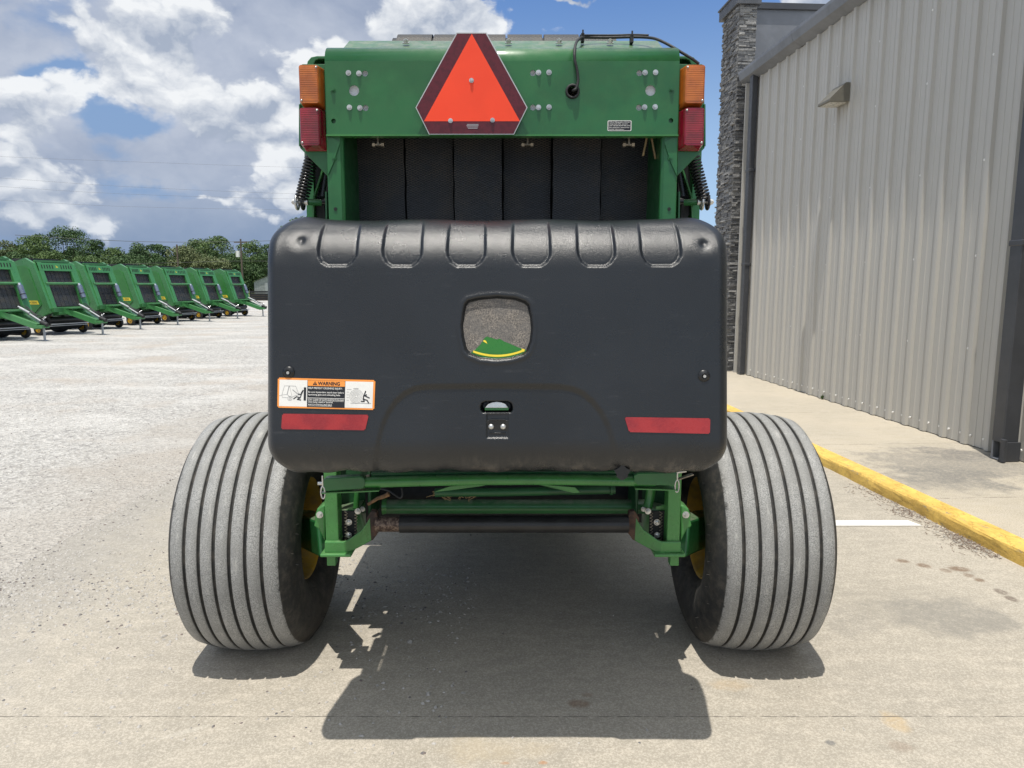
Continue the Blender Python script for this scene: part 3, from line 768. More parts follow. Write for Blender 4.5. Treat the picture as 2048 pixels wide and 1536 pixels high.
for s_, u1, v, h in (('HELP PREVENT CRUSHING INJURY:', .665, .655, .062), ('Be sure bystanders stand clear before', .683, .525, .055), ('operating gate and unloading bale.', .648, .440, .055),
                     ('STAY CLEAR OF GATE AND/OR PUSH BAR', .685, .270, .058), ('while being raised or lowered.', .575, .195, .05), ('WATCH FOR ROLLING BALE.', .565, .098, .06)):
    text(mb, s_, .316, u1, v, h, fn, 'decal_white', .001, .012)
for (u1, v) in ((.685, .256), (.565, .084)): rect(mb, fn, .316, u1, v - .006, v, .001, 'decal_white', 3)
def line(pts, w=.0028, mat='decal_gray', off=.0008, closed=False): ribbon(mb, fn, pts, w, asp, off, mat, closed)
line([(.045, .43), (.07, .735), (.185, .735), (.225, .43)]); line([(.118, .735), (.10, .46)], .006); line([(.122, .735), (.15, .38)]); line([(.02, .40), (.05, .43), (.10, .45), (.125, .38), (.15, .36), (.185, .42), (.22, .44)])
line([(.045, .43), (.05, .35), (.10, .34)]); line([(.155, .61), (.21, .47)], .006)
def ring(cu, cv, r, w=.0028, mat='decal_gray'): line([(cu + r * math.cos(2 * math.pi * k / 26), cv + r * asp * math.sin(2 * math.pi * k / 26)) for k in range(26)], w, mat, .0008, True)
ring(.128, .32, .022); ring(.128, .32, .009)
rect(mb, fn, .270, .294, .26, .70, .0009, 'decal_black', 1)
for st in ([(.168, .31), (.195, .38), (.225, .36)], [(.205, .295), (.24, .275)], [(.205, .295), (.235, .35), (.243, .44), (.262, .59)], [(.215, .47), (.24, .46)], [(.243, .50), (.262, .60)]): line(st, .010, 'decal_black', .0009)
for rr_ in (.069, .055, .041, .028, .015): ring(.812, .445, rr_, .0026)
for v in (.67, .58, .49, .40, .31): line([(.712, v), (.735 if v < .6 else .76, v)], .003)
line([(.755, .215), (.965, .215)], .004)
line([(.78, .70), (.83, .705)], .003, 'decal_black')
for st in ([(.885, .44), (.905, .62)], [(.885, .44), (.885, .36)], [(.895, .47), (.945, .40)], [(.885, .36), (.925, .315), (.940, .225)], [(.885, .36), (.895, .28), (.865, .275)]): line(st, .011, 'decal_black', .0009)
line([(.908, .485), (.912, .505)], .014, 'decal_black', .001)
mb.build('warning_sticker', bump_o)
for pts in (((565, 827), (738, 829), (731, 860), (563, 858)), ((1249, 834), (1420, 836), (1419, 867), (1258, 864))):
    fn = quad_fn(pts); mb = MB(); rect(mb, fn, .0, 1.0, .07, .93, 0, 'reflector', 14); rect(mb, fn, .012, .988, 0, .07, 0, 'reflector', 10); rect(mb, fn, .012, .988, .93, 1, 0, 'reflector', 10)
    mb.build('reflector', bump_o)
# adhesive patch and the torn rest of the badge, lying in the recess
def logo_fn(px, py, off):
    x_, z_ = onb(px, py); return Vector((x_, float(bumper_Y(np.array([x_]), np.array([z_]), False)[0]) + .0125 - .0016 - off, z_))
def fan(mb, pts, off, mat): mb.add([logo_fn(a, b, off) for a, b in pts], [tuple(range(len(pts)))], mat)
base = [(932, 613), (938, 606), (960, 600), (994, 597), (1028, 600), (1048, 607), (1055, 613), (1060, 636), (1062, 658), (1059, 684), (1052, 701), (1043, 706), (1020, 713), (992, 716), (962, 713), (941, 705), (934, 699), (928, 675), (926, 652), (929, 630)]
mb = MB(); fan(mb, base, 0, 'adhesive'); mb.build('adhesive_patch', bump_o)
mb = MB()
GB = [(971.5, 674.5), (975, 673.5), (979, 675.5), (983, 676), (988, 678), (995, 679.5), (998, 677.5), (1002, 679.5), (1008, 683.5), (1020, 688), (1033, 694), (1045, 698), (1050, 699.5), (1053, 702), (1052.5, 706), (1042, 711), (1025, 716), (1008, 718.5), (992, 719), (974, 717), (958, 713), (943, 707), (942, 705.5), (950, 700), (956, 694), (962, 688), (963, 685), (966, 683), (967, 678.5)]
fan(mb, GB, .0010, 'badge_green')
arc = [(946 + 100 * t, 703.5 + 9.6 * (1 - (2 * t - 1) ** 2) - 1.5 * t) for t in [i / 20 for i in range(21)]]
mb.add([logo_fn(a, b - 2.2, .0016) for a, b in arc] + [logo_fn(a, b + 2.0, .0016) for a, b in arc], [(i, i + 1, 22 + i, 21 + i) for i in range(20)], 'decal_yellow')
fan(mb, [(1043, 697.5), (1049.5, 699), (1049, 703), (1046, 704.5), (1044, 702)], .0017, 'decal_yellow')
fan(mb, [(966.5, 681), (969, 680.5), (972, 682.5), (974.5, 688), (971, 686), (966.5, 683.5)], .0016, 'decal_yellow')
mb.build('torn_badge', bump_o)
# latch in the slot, bracket with two bolts, rivets
mb = MB(); q = lambda px, py, off=0.: (lambda v: Vector((v[0], Yplane(v[1]) - off, v[1])))(onb(px, py))
a0 = [q(970, 817, -.012), q(976, 810, -.012), (q(984, 806.5, -.012)), q(993, 805, -.012), q(1003, 806.5, -.012), q(1011, 810, -.012), q(1016, 817, -.012)]
mb.add(a0 + [v + Vector((0, .02, 0)) for v in a0], [tuple(range(7)), tuple(range(7, 14))[::-1]] + [(i, i + 7, (i + 1) % 7 + 7, (i + 1) % 7) for i in range(7)], 'zinc')
pts = [q(969, 823, -.020), q(1017, 823, -.020), q(1017, 817, -.020), q(969, 817, -.020)]
mb.add(pts + [v + Vector((0, .012, 0)) for v in pts], [(0, 1, 2, 3), (0, 4, 5, 1), (1, 5, 6, 2), (2, 6, 7, 3), (3, 7, 4, 0)], 'green_bright')
mb.build('gate_latch', bump_o, bevel=.001)
mb = MB(); c0 = q(971, 842, -.011); c1 = q(1018, 868, -.011); mb.box(c0.x, c1.x, c0.y, c0.y + .008, c1.z, c0.z, 'black_paint')
mb.box(c0.x + .01, c1.x - .01, c0.y - .003, c0.y, c0.z - .001, c0.z + .004, 'black_paint'); mb.box(c0.x + .01, c1.x - .01, c0.y - .003, c0.y, c1.z - .004, c1.z + .001, 'black_paint')
mb.build('latch_bracket', bump_o, bevel=.002)
def dome(mb, c, r, h, mat, d=Vector((0, -1, 0))):
    mb.lathe([(-h, 0.0005), (-h * .93, r * .45), (-h * .6, r * .8), (0, r)], mat, 20, 1, c)
for px in (982, 1006):
    mb = MB(); c = q(px, 855, -.0105); dome(mb, c, .0085, .005, 'zinc'); mb.build('carriage_bolt', bump_o)
for px, py in ((577, 745), (1408, 752)):
    c = bface(px, py); mb = MB(); mb.lathe([(-.003, .0005), (-.004, .006), (-.007, .0075), (-.007, .011), (-.004, .0125), (-.004, .017), (.001, .0185)], 'black_paint', 24, 1, c); mb.cyl(c + Vector((0, -.002, 0)), c + Vector((0, -.009, 0)), .0045, 'zinc', n=12)
    mb.build('rivet', bump_o)
mb = MB(); c = q(1248, 944, -.03)
pr = [(math.cos(t) * .021 * (1 + .2 * math.sin(5 * t)), math.sin(t) * .021 * (1 + .15 * math.cos(4 * t))) for t in [2 * math.pi * k / 18 for k in range(18)]]
mb.prism(pr, lambda u, v, w: Vector((c.x + u, c.y + w, c.z - .01 + v)), .012, 'rubber'); mb.build('drain_plug', bump_o)

for sg in (-1, 1):
    for zz in (1.22, 1.62):
        mb = MB(); mb.beam((X0 + sg * .625, 2.185, zz), (X0 + sg * .625, 2.74, zz), .04, .07, 'green'); mb.build('bumper_arm', bal, bevel=.004)

# ---- rear top panel
YPAN = 2.700
xL = P(652, 200, YPAN).x; xR = P(1357, 200, YPAN).x
zb = P(1004, 269, YPAN).z
zt_ = P(1004, 95, YPAN + .05).z
rad = .062
front = [(YPAN, zb)] + [(YPAN, zt_ - rad)] + [(YPAN + rad - rad * math.cos(R(a)), zt_ - rad + rad * math.sin(R(a))) for a in (18, 36, 54, 72, 88)] + [(YPAN + .14, zt_ + .003)]
th = .006
back = [(y_ + th * .9, z_ - (th if i > 4 else 0)) for i, (y_, z_) in enumerate(front)][::-1]
lip_ = [(YPAN + .035, zb), (YPAN + .035, zb - .005), (YPAN - .004, zb - .005), (YPAN - .004, zb + .004)]
prof = front + back
mb = MB(); mb.prism(prof, lambda u, v, w: Vector((xL + w, u, v)), xR - xL, 'green', False)
panel = mb.build('rear_panel', bal)
holes = [(708, 181, .0185), (1301, 181, .0185), (730, 147, .0105), (731, 216, .0105), (1066, 146, .0105), (1066, 215, .0105), (1279, 146, .0105), (1278, 215, .0105), (667, 242, .0085), (1342, 241, .0085), (1145, 183, .0165)]
cb = MB()
for px, py, r in holes:
    c = P(px, py, YPAN) ; cb.cyl(c + Vector((0, -.05, 0)), c + Vector((0, .05, 0)), r, 'green', n=28)
cut = cb.build('cutter'); cut.location = (0, 0, 0)
panel.parent = None; panel.location = (0, 0, 0)
bo = panel.modifiers.new('b', 'BOOLEAN'); bo.object = cut; bo.operation = 'DIFFERENCE'; bo.solver = 'EXACT'
bpy.context.view_layer.update(); dg = bpy.context.evaluated_depsgraph_get()
me = bpy.data.meshes.new_from_object(panel.evaluated_get(dg)); panel.modifiers.clear(); panel.data = me; me.name = 'rear_panel'
bpy.data.objects.remove(cut)
for p_ in me.polygons: p_.use_smooth = False
for p_ in me.polygons:
    if p_.center.z > zt_ - rad - .001: p_.use_smooth = True
panel.parent = bal; panel.location = -WL(bal)
mb = MB()   # folded bottom edge, and the sheets behind the holes
mb.box(xL - .003, xR + .003, YPAN - .004, YPAN + .035, zb - .006, zb - .0005, 'green_bright'); mb.build('panel_edge', panel, off=(0, 0, 0))
for px, py, r in holes[:8]:
    mb = MB(); c = P(px, py, YPAN)
    mb.lathe([(.0085, r * 1.15), (.014, r * 1.15), (.017, .0005)], 'inner_lit_gray', 24, 1, c); mb.build('hole_backing', panel, off=(0, 0, 0))
# upper stepped flange
fx0 = P(694, 84, YPAN + .2).x; fx1 = P(1319, 84, YPAN + .2).x
ya_, yb_ = YPAN + .055, YPAN + .25; za_ = zt_ - .003; zb_ = P(1004, 81, yb_).z
mb = MB(); mb.prism([(ya_ + .03, za_), (yb_, zb_), (yb_ + .02, zb_ - .01), (yb_ + .02, zb_ - .10), (ya_ + .03, za_ - .02)], lambda u, v, w: Vector((fx0 + w, u, v)), fx1 - fx0, 'green'); mb.build('top_flange', bal, bevel=.006)
mb = MB(); cnt = 0
for px in (812, 915, 1017, 1118, 1220):
    mb = MB(); c = P(px, 87, YPAN + .17); hexbolt(mb, c, .010, .013, 'zinc', (0, -.45, .89)); mb.build('panel_bolt', panel, off=(0, 0, 0))
for px, py in ((697, 146), (718, 147), (699, 215), (720, 216), (1077, 145.5), (1098, 145), (1077, 215), (1098, 214.5), (1290, 145.5), (1311, 145), (1289, 214.5), (1310, 214)):
    mb = MB(); c = P(px, py, YPAN); hexbolt(mb, c, .0072, .0078, 'zinc'); mb.build('panel_bolt', panel, off=(0, 0, 0))
for px, py in ((666, 180), (1343, 179)):
    mb = MB(); c = P(px, py, YPAN); hexbolt(mb, c, .0072, .0078, 'green'); mb.build('panel_bolt', panel, off=(0, 0, 0))
# information plate
c00 = P(1215, 262, YPAN); c11 = P(1263, 241, YPAN)
fnp = lambda u, v, off: Vector((c00.x + (c11.x - c00.x) * u, YPAN - .0006 - off, c00.z + (c11.z - c00.z) * v))
mb = MB(); rect(mb, fnp, 0, 1, 0, 1, 0, 'decal_white', rad=(.05, .10)); rect(mb, fnp, .03, .97, .06, .94, .0003, 'decal_black', rad=(.03, .07))
for i, (s_, u1) in enumerate((('When lifting gate without', .92), ('using hydraulic system:', .86), ('USE CROSS BEAM BELOW', .95), ('See operators manual for', .92), ('further information.', .70))):
    text(mb, s_, .06, u1, .80 - .17 * i, .095, fnp, 'decal_white', .0006, .01)
mb.build('instruction_plate', panel, off=(0, 0, 0))
# cable
cp = [P(1145, 183, YPAN + .03), P(1147, 181, YPAN - .012), P(1153, 176, YPAN - .016), P(1156, 160, YPAN - .014), P(1154, 140, YPAN - .014), P(1150, 122, YPAN - .015), P(1149, 105, YPAN - .008), P(1151, 90, YPAN + .03), P(1156, 80, YPAN + .10), P(1166, 75, YPAN + .17), P(1190, 75, YPAN + .19), P(1225, 75, YPAN + .19), P(1262, 74, YPAN + .18), P(1295, 75, YPAN + .15), P(1315, 79, YPAN + .10), P(1340, 91, YPAN + .06), P(1365, 106, YPAN + .04), P(1385, 118, YPAN + .03), P(1398, 128, YPAN + .03)]
def smooth_pts(p, n=6):
    out = []
    for i in range(len(p) - 1):
        a = p[max(i - 1, 0)]; b = p[i]; c = p[i + 1]; d = p[min(i + 2, len(p) - 1)]
        for k in range(n):
            t = k / n; out.append(.5 * ((2 * b) + (c - a) * t + (2 * a - 5 * b + 4 * c - d) * t * t + (3 * b - a - 3 * c + d) * t ** 3))
    return out + [p[-1]]
mb = MB(); mb.tube(smooth_pts(cp), .0052, 'rubber', 8)
cp2 = [v + Vector((.004, .002, .009)) for v in cp[9:14]]; mb.tube(smooth_pts(cp2), .0035, 'rubber', 6)
cab = mb.build('cable', bal)
for px, py in ((1165, 76), (1263, 78)):
    c = P(px, py, YPAN + .18); mb = MB(); mb.box(c.x - .006, c.x + .006, c.y - .014, c.y + .012, c.z - .016, c.z + .014, 'rubber'); mb.box(c.x - .003, c.x + .003, c.y - .016, c.y - .012, c.z + .01, c.z + .025, 'rubber'); mb.build('cable_tie', cab, off=(0, 0, 0))
mb = MB(); c = P(1145, 183, YPAN); pr = [(-.002, .0165), (-.007, .018), (-.009, .022), (-.006, .026), (0, .026)]
mb.lathe(pr, 'rubber', 28, 1, c); mb.lathe([(.0, .0165), (-.006, .0165)], 'rubber', 28, 1, c); mb.build('grommet', cab, off=(0, 0, 0))

# ---- slow moving vehicle emblem
YS = YPAN - .020
hexo = [(913, 65), (973, 65), (1055, 215), (1028, 269), (858, 269), (831, 215)]
hexi = [(914.5, 67), (971.5, 67), (1053, 215), (1027, 267.5), (859, 267.5), (833, 215)]
mb = MB(); plate(mb, hexo, YS, .0025, 'alu_edge')
def flat(mb, pts, Y, mat): mb.add([P(a, b, Y) for a, b in pts], [tuple(range(len(pts)))], mat)
flat(mb, hexi, YS - .0006, 'smv_border'); flat(mb, [(943.5, 67.5), (1040, 242.5), (848, 242.5)], YS - .0012, 'smv_orange')
flat(mb, [(931.5, 246.5), (959, 246.5), (959, 257.5), (931.5, 257.5)], YS - .0012, 'smv_border')
for i, (a, b2) in enumerate(((934, 957), (933, 957), (934, 956), (936, 955))):
    p0 = P(a, 249.2 + 2.6 * i, YS - .0016); p1 = P(b2, 249.2 + 2.6 * i, YS - .0016)
    mb.add([p0, p1, p1 + Vector((0, 0, .0016)), p0 + Vector((0, 0, .0016))], [(0, 1, 2, 3)], 'alu_edge')
smv = mb.build('warning_triangle', bal)
for px, py in ((943, 161), (901, 241.5), (985, 240.5)):
    mb = MB(); hexbolt(mb, P(px, py, YS - .0012), .0062, .0065, 'zinc'); mb.build('bolt', smv, off=(0, 0, 0))
for px, py in ((943, 161), (901, 241.5), (985, 240.5)): mb = MB(); c = P(px, py, YS); mb.cyl(c + Vector((0, .002, 0)), c + Vector((0, .021, 0)), .006, 'zinc', n=10); mb.build('standoff', smv, off=(0, 0, 0))

# ---- belts, side frames and the throat behind
YB = 2.945
bx0 = P(711, 360, YB).x; bx1 = P(1300, 360, YB).x; pitchb = (bx1 - bx0) / 6
zlo, zhi = 1.35, 2.36
for i in range(6):
    yy = YB + (-.030 if i in (2, 4) else (.004 if i in (0, 1) else .012)); a = bx0 + pitchb * i + .004; b2 = bx0 + pitchb * (i + 1) - .004
    mb = MB(); N = 24; vs = []
    for k in range(N + 1):
        zz = zlo + (zhi - zlo) * k / N; cv = .02 * math.sin(k / N * 3.1) + .003 * math.sin(k * .9 + i)
        vs += [(a + .0015 * math.sin(k * 2.1 + i), yy + cv, zz), (b2 + .0015 * math.sin(k * 1.7), yy + cv, zz), (b2, yy + cv + .008, zz), (a, yy + cv + .008, zz)]
    mb.add(vs, [(k * 4 + j, k * 4 + (j + 1) % 4, (k + 1) * 4 + (j + 1) % 4, (k + 1) * 4 + j) for k in range(N) for j in range(4)], 'belt', False)
    mb.build('belt', bal)
# belts running over the upper roller
YT = 3.45
for i in range(6):
    a = P(799 + 72 * i, 74, YT + .1).x; b2 = P(799 + 72 * i + 68, 74, YT + .1).x; zt2 = P(1004, 71.5, YT + .1).z
    mb = MB(); pr = [(YT + .12 * math.cos(R(t)) + .1, zt2 - .12 + .12 * math.sin(R(t))) for t in range(0, 200, 15)]
    pr2 = [(YT + .11 * math.cos(R(t)) + .1, zt2 - .12 + .11 * math.sin(R(t))) for t in range(195, -5, -15)]
    mb.prism(pr + pr2, lambda u, v, w: Vector((a + w, u, v)), b2 - a, 'belt'); mb.build('belt', bal)
mb = MB(); c = P(1004, 74, YT); zr_ = P(1004, 71.5, YT + .1).z - .12; mb.cyl((X0 - .52, YT + .1, zr_), (X0 + .52, YT + .1, zr_), .105, 'black_roller', n=32); mb.build('roller', bal)
mb = MB()
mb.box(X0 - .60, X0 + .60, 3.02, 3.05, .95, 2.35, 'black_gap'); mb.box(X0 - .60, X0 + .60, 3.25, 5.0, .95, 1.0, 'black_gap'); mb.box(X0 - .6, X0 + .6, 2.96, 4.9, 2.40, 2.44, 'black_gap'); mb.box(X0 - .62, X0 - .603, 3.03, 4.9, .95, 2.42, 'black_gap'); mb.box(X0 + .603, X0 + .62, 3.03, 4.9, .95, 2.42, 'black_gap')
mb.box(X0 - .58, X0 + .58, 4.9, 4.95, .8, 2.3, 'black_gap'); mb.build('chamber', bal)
def side(mir, s):
    m_ = MB()       # gate side post
    c = lambda px, py, Y: mir(P(px, py, Y))
    a = P(656, 400, YPAN + .012).x; b2 = P(683, 400, YPAN + .012).x
    pts = [(a, YPAN + .014), (b2, YPAN + .014), (b2 + .012, YPAN + .024), (b2 + .012, 3.02), (a, 3.02)]
    m_.prism(pts, lambda u, v, w: mir((u, v, 1.60 + w)), 2.36 - 1.60, 'green'); o = m_.build('side_post', bal, bevel=.004)
    for (px, py) in ((668, 316),):
        m_ = MB(); hexbolt(m_, mir(P(px, py, YPAN + .012)), .0072, .0078, 'green'); m_.build('bolt', o, off=(0, 0, 0))
    m_ = MB(); cc = mir(P(671, 418, YPAN + .012)); m_.cyl(cc, cc + Vector((0, -.0008, 0)), .0065, 'black_gap', n=16); m_.build('hole', o, off=(0, 0, 0))
    m_ = MB(); plate(m_, [(655, 275), (665, 275), (680, 285), (667, 325), (655, 352)], YPAN + .008, .003, 'green', mir); m_.build('gusset', bal)
    # lamp bracket
    m_ = MB(); plate(m_, [(604, 128), (652, 128), (655, 352), (600, 296), (600, 205)], YPAN + .035, .005, 'green', mir)
    pe = [P(601.5, 210, YPAN + .036), P(601.5, 294, YPAN + .036)]
    m_.beam(mir(pe[0]), mir(pe[1]), .006, .03, 'green', (0, 1, 0)); m_.build('lamp_bracket', bal, bevel=.0015)
    # rounded hood corner behind
    m_ = MB(); pr = [P(x_, y_, YPAN + .10) for x_, y_ in ((612, 300), (612, 135), (615, 122), (622, 114), (634, 111.5), (652, 111.5), (652, 118), (638, 118), (631, 121), (627, 130), (627, 300))]
    n = len(pr); vs = [mir(v) for v in pr] + [mir(v + Vector((0, .5, 0))) for v in pr]
    m_.add(vs, [tuple(range(n)), tuple(range(n, 2 * n))[::-1]] + [(i, n + i, n + (i + 1) % n, (i + 1) % n) for i in range(n)], 'green'); m_.build('side_hood', bal, bevel=.003)
    m_ = MB(); plate(m_, [(627, 118), (655, 116), (655, 430), (632, 430)], YPAN + .16, .02, 'black_gap', mir); m_.build('dark_gap_plate', bal)  # black plate standing in for the dark gap beside the post
    # outer side sheet and its inner strip
    m_ = MB(); u0 = P(613, 420, 2.94).x; u1 = P(629, 420, 2.94).x
    m_.box(*sorted((mir((u0, 0, 0)).x, mir((u1, 0, 0)).x)), 2.94, 4.7, 1.50, 2.30, 'green'); 
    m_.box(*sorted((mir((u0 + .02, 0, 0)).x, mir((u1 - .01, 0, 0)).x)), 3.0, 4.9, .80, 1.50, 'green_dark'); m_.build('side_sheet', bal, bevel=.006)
    m_ = MB(); m_.beam(c(648, 342, 2.86), c(631, 395, 2.86), .006, .05, 'green_bright', (0, 1, 0)); m_.beam(c(631, 395, 2.86), c(629, 446, 2.86), .006, .05, 'green_bright', (0, 1, 0)); m_.build('cylinder_strap', bal)
    m_ = MB(); m_.beam(c(655, 385, 2.82), c(656, 446, 2.82), .006, .05, 'green', (0, 1, 0)); m_.beam(c(642, 410, 2.86), c(645, 450, 2.86), .03, .02, 'black_gap'); m_.build('cylinder_lug', bal)
    m_ = MB(); m_.cyl(c(656, 320, 2.87), c(645, 392, 2.87), .0165, 'black_paint', n=20); m_.cyl(c(646, 388, 2.87), c(645.5, 393, 2.87), .019, 'black_paint', n=20)
    m_.cyl(c(634, 404, 2.87), c(655, 404, 2.87), .020, 'black_paint', n=20); m_.build('hydraulic_cylinder', bal)
    # tension spring
    A = c(626, 306, 2.80); B = c(603, 398, 2.80); d = (B - A); Ln = d.length; d.normalize(); u = d.orthogonal().normalized(); w = d.cross(u); turns = 15; pts = []
    for k in range(turns * 14 + 1):
        t = k / (turns * 14); ang = 2 * math.pi * turns * t; pts.append(A + d * (Ln * t) + (u * math.cos(ang) + w * math.sin(ang)) * .0225)
    m_ = MB(); m_.tube(pts, .0048, 'black_paint', 8); o = m_.build('tension_spring', bal)
    m_ = MB(); cc = c(600.5, 404, 2.80); sg = 1 if s == 0 else -1
    for dx in (-.012, .010):
        ring_ = [cc + Vector((dx, .021 * math.cos(t), -.001 + .026 * math.sin(t))) for t in [2 * math.pi * k / 20 for k in range(21)]]
        m_.tube(ring_, .0055, 'black_paint' if dx > 0 else 'zinc', 8)
    m_.cyl(cc + Vector((-.03 * sg, 0, 0)), cc + Vector((.02 * sg, 0, 0)), .006, 'zinc', n=10); hexbolt(m_, cc + Vector((-.018 * sg, 0, 0)), .010, .012, 'zinc', (-sg, 0, 0))
    m_.cyl(cc + Vector((.018 * sg, 0, 0)), cc + Vector((.03 * sg, 0, 0)), .012, 'zinc', n=12); m_.cyl(cc + Vector((.03 * sg, 0, 0)), cc + Vector((.075 * sg, .02, 0)), .0125, 'green', n=16)
    m_.build('spring_pin', bal)
    # tail lamps
    for nm, mt, py0, py1, dx in (('turn_lamp', 'lens_amber', 129.5, 206, 0), ('tail_lamp', 'lens_red', 215.5, 290.5, 1.8)):
        Yf = YPAN - .030; a = P(596 + dx, py0, Yf); b2 = P(639 + dx, py1, Yf)
        x0_, x1_, z1_, z0_ = a.x, b2.x, a.z, b2.z
        N = 110; vs = []; wv = .0011
        for k in range(N + 1):
            t = k / N; zz = z0_ + (z1_ - z0_) * t; e = min(t, 1 - t) * (z1_ - z0_); rcn = max(0, .007 - e); ins = .007 - math.sqrt(max(0, .007 ** 2 - rcn ** 2))
            rd = -wv * abs(math.sin(k / N * math.pi * 21)) if .06 < t < .94 else 0
            for uu, dd in ((0, .050), (0, .006), (.03, .002), (.07, 0), (.08, rd), (.36, rd), (.64, rd), (.92, rd), (.93, 0), (.97, .002), (1, .006), (1, .050)):
                xx = x0_ + ins + (x1_ - x0_ - 2 * ins) * uu + (.011 if (uu == 1 and dd > .04) else 0); vs.append(mir((xx, Yf + dd, zz - (.009 * max(0, 1 - t / .06) if dd > .04 else 0))))
        m_ = MB(); m_.add(vs, [(k * 12 + j, k * 12 + j + 1, (k + 1) * 12 + j + 1, (k + 1) * 12 + j) for k in range(N) for j in range(11)], mt, False)
        m_.add([vs[j] for j in range(12)] , [tuple(range(12))], mt); m_.add([vs[N * 12 + j] for j in range(12)], [tuple(range(12))], mt)
        o = m_.build(nm, bal)
        m_ = MB()
        m_.box(*sorted((mir((x0_ + .000, 0, 0)).x, mir((x1_ + .013, 0, 0)).x)), YPAN + .019, YPAN + .033, z0_ - .011, z1_ + .0005, mt); m_.build('housing', o, bevel=.006, off=(0, 0, 0))
        for px, py in ((x1_ - .008, z1_ - .008), (x0_ + .008, z0_ + .009)):
            m_ = MB(); c_ = mir((px, Yf + .003, py)); dome(m_, c_, .0052, .007, 'zinc'); m_.build('screw', o, off=(0, 0, 0))
both(side)
# hanging bolts under the panel
for px in (757, 1055, 1257):
    mb = MB(); c = P(px, 289, YPAN + .09); mb.box(c.x - .003, c.x + .003, c.y - .012, c.y + .012, c.z - .004, zb + .01, 'zinc_old')
    mb.cyl(c + Vector((-.024, 0, 0)), c + Vector((.022, 0, 0)), .007, 'zinc_old', n=12); mb.cyl(c + Vector((-.022, 0, 0)), c + Vector((-.012, 0, 0)), .011, 'zinc_old', n=6, smooth=False); mb.cyl(c + Vector((.012, 0, 0)), c + Vector((.022, 0, 0)), .011, 'zinc_old', n=6, smooth=False)
    mb.build('pivot_bolt', bal)

# ---- wheels
def tyre_mesh():
    prof = []; 
    half = .204
    def cr(xx): return .520 - .65 * xx * xx
    gr = [-.1475 + .059 * k for k in range(6)]
    side_l = [(-.180, .222), (-.197, .230), (-.218, .255), (-.240, .300), (-.250, .350), (-.246, .400), (-.236, .440), (-.224, .464), (-.212, .477)]
    prof += side_l
    xs = [-half]
    prof.append((-half, cr(half) - .001))
    for gx in gr:
        prof += [(gx - .0078, cr(gx)), (gx - .0068, cr(gx) - .003), (gx - .0052, cr(gx) - .013), (gx + .0052, cr(gx) - .013), (gx + .0068, cr(gx) - .003), (gx + .0078, cr(gx))]
        if gx != gr[-1]: prof.append((gx + .029, cr(gx + .029)))
    prof.append((half, cr(half) - .001)); prof += [(-a, b) for a, b in side_l[::-1]]
    return prof
TP = tyre_mesh()
def flatten(q):
    z = q.z
    if z < -.4935:
        q = Vector((q.x * (1 + .35 * (-.4935 - z)), q.y, -.4935 + (z + .4935) * .06))
    return q
def wheel(mir, s):
    sg = -1 if s == 0 else 1
    cx = X0 + sg * 1.066
    wb = MB()        # hub and spindle are the wheel's own mesh
    wb.lathe([(-sg * .235, .06), (-sg * .20, .075), (-sg * .05, .085), (-sg * .02, .11), (0, .11)], 'green', 24, 0)
    wb.lathe([(-sg * .30, .0005), (-sg * .30, .048), (-sg * .235, .052), (-sg * .235, .06)], 'green', 24, 0)
    w = wb.build('wheel', bal, off=Vector((cx, AY, AZ)) - WL(bal))
    tb = MB(); tb.lathe(TP, 'tyre', 200, 0, post=flatten)
    # little moulding whiskers on the inner sidewall
    rg = random.Random(4 + s)
    for k in range(46):
        t = 2 * math.pi * (k + rg.random() * .4) / 46; r_ = rg.choice([.262, .40, .43]); x_ = {.262: .221, .40: .246, .43: .237}[r_] * -sg
        base_ = Vector((x_, r_ * math.cos(t), r_ * math.sin(t))); tb.cyl(base_, base_ + Vector((-sg * .012, rg.uniform(-.003, .003), rg.uniform(-.003, .003))), .0009, 'tyre', n=4)
    tb.build('tyre', w, off=(0, 0, 0))
    rb = MB(); pr = [(-.184, .236), (-.190, .230), (-.186, .222), (-.175, .214), (-.150, .208), (-.120, .196), (-.02, .190), (.0, .182), (.012, .150), (.0, .120), (-.004, .09), (-.004, .02)]
    rb.lathe([(-sg * -a, b) if False else (sg * a, b) for a, b in pr], 'yellow_rim', 64, 0)
    rb.build('rim', w, off=(0, 0, 0))
both(wheel)

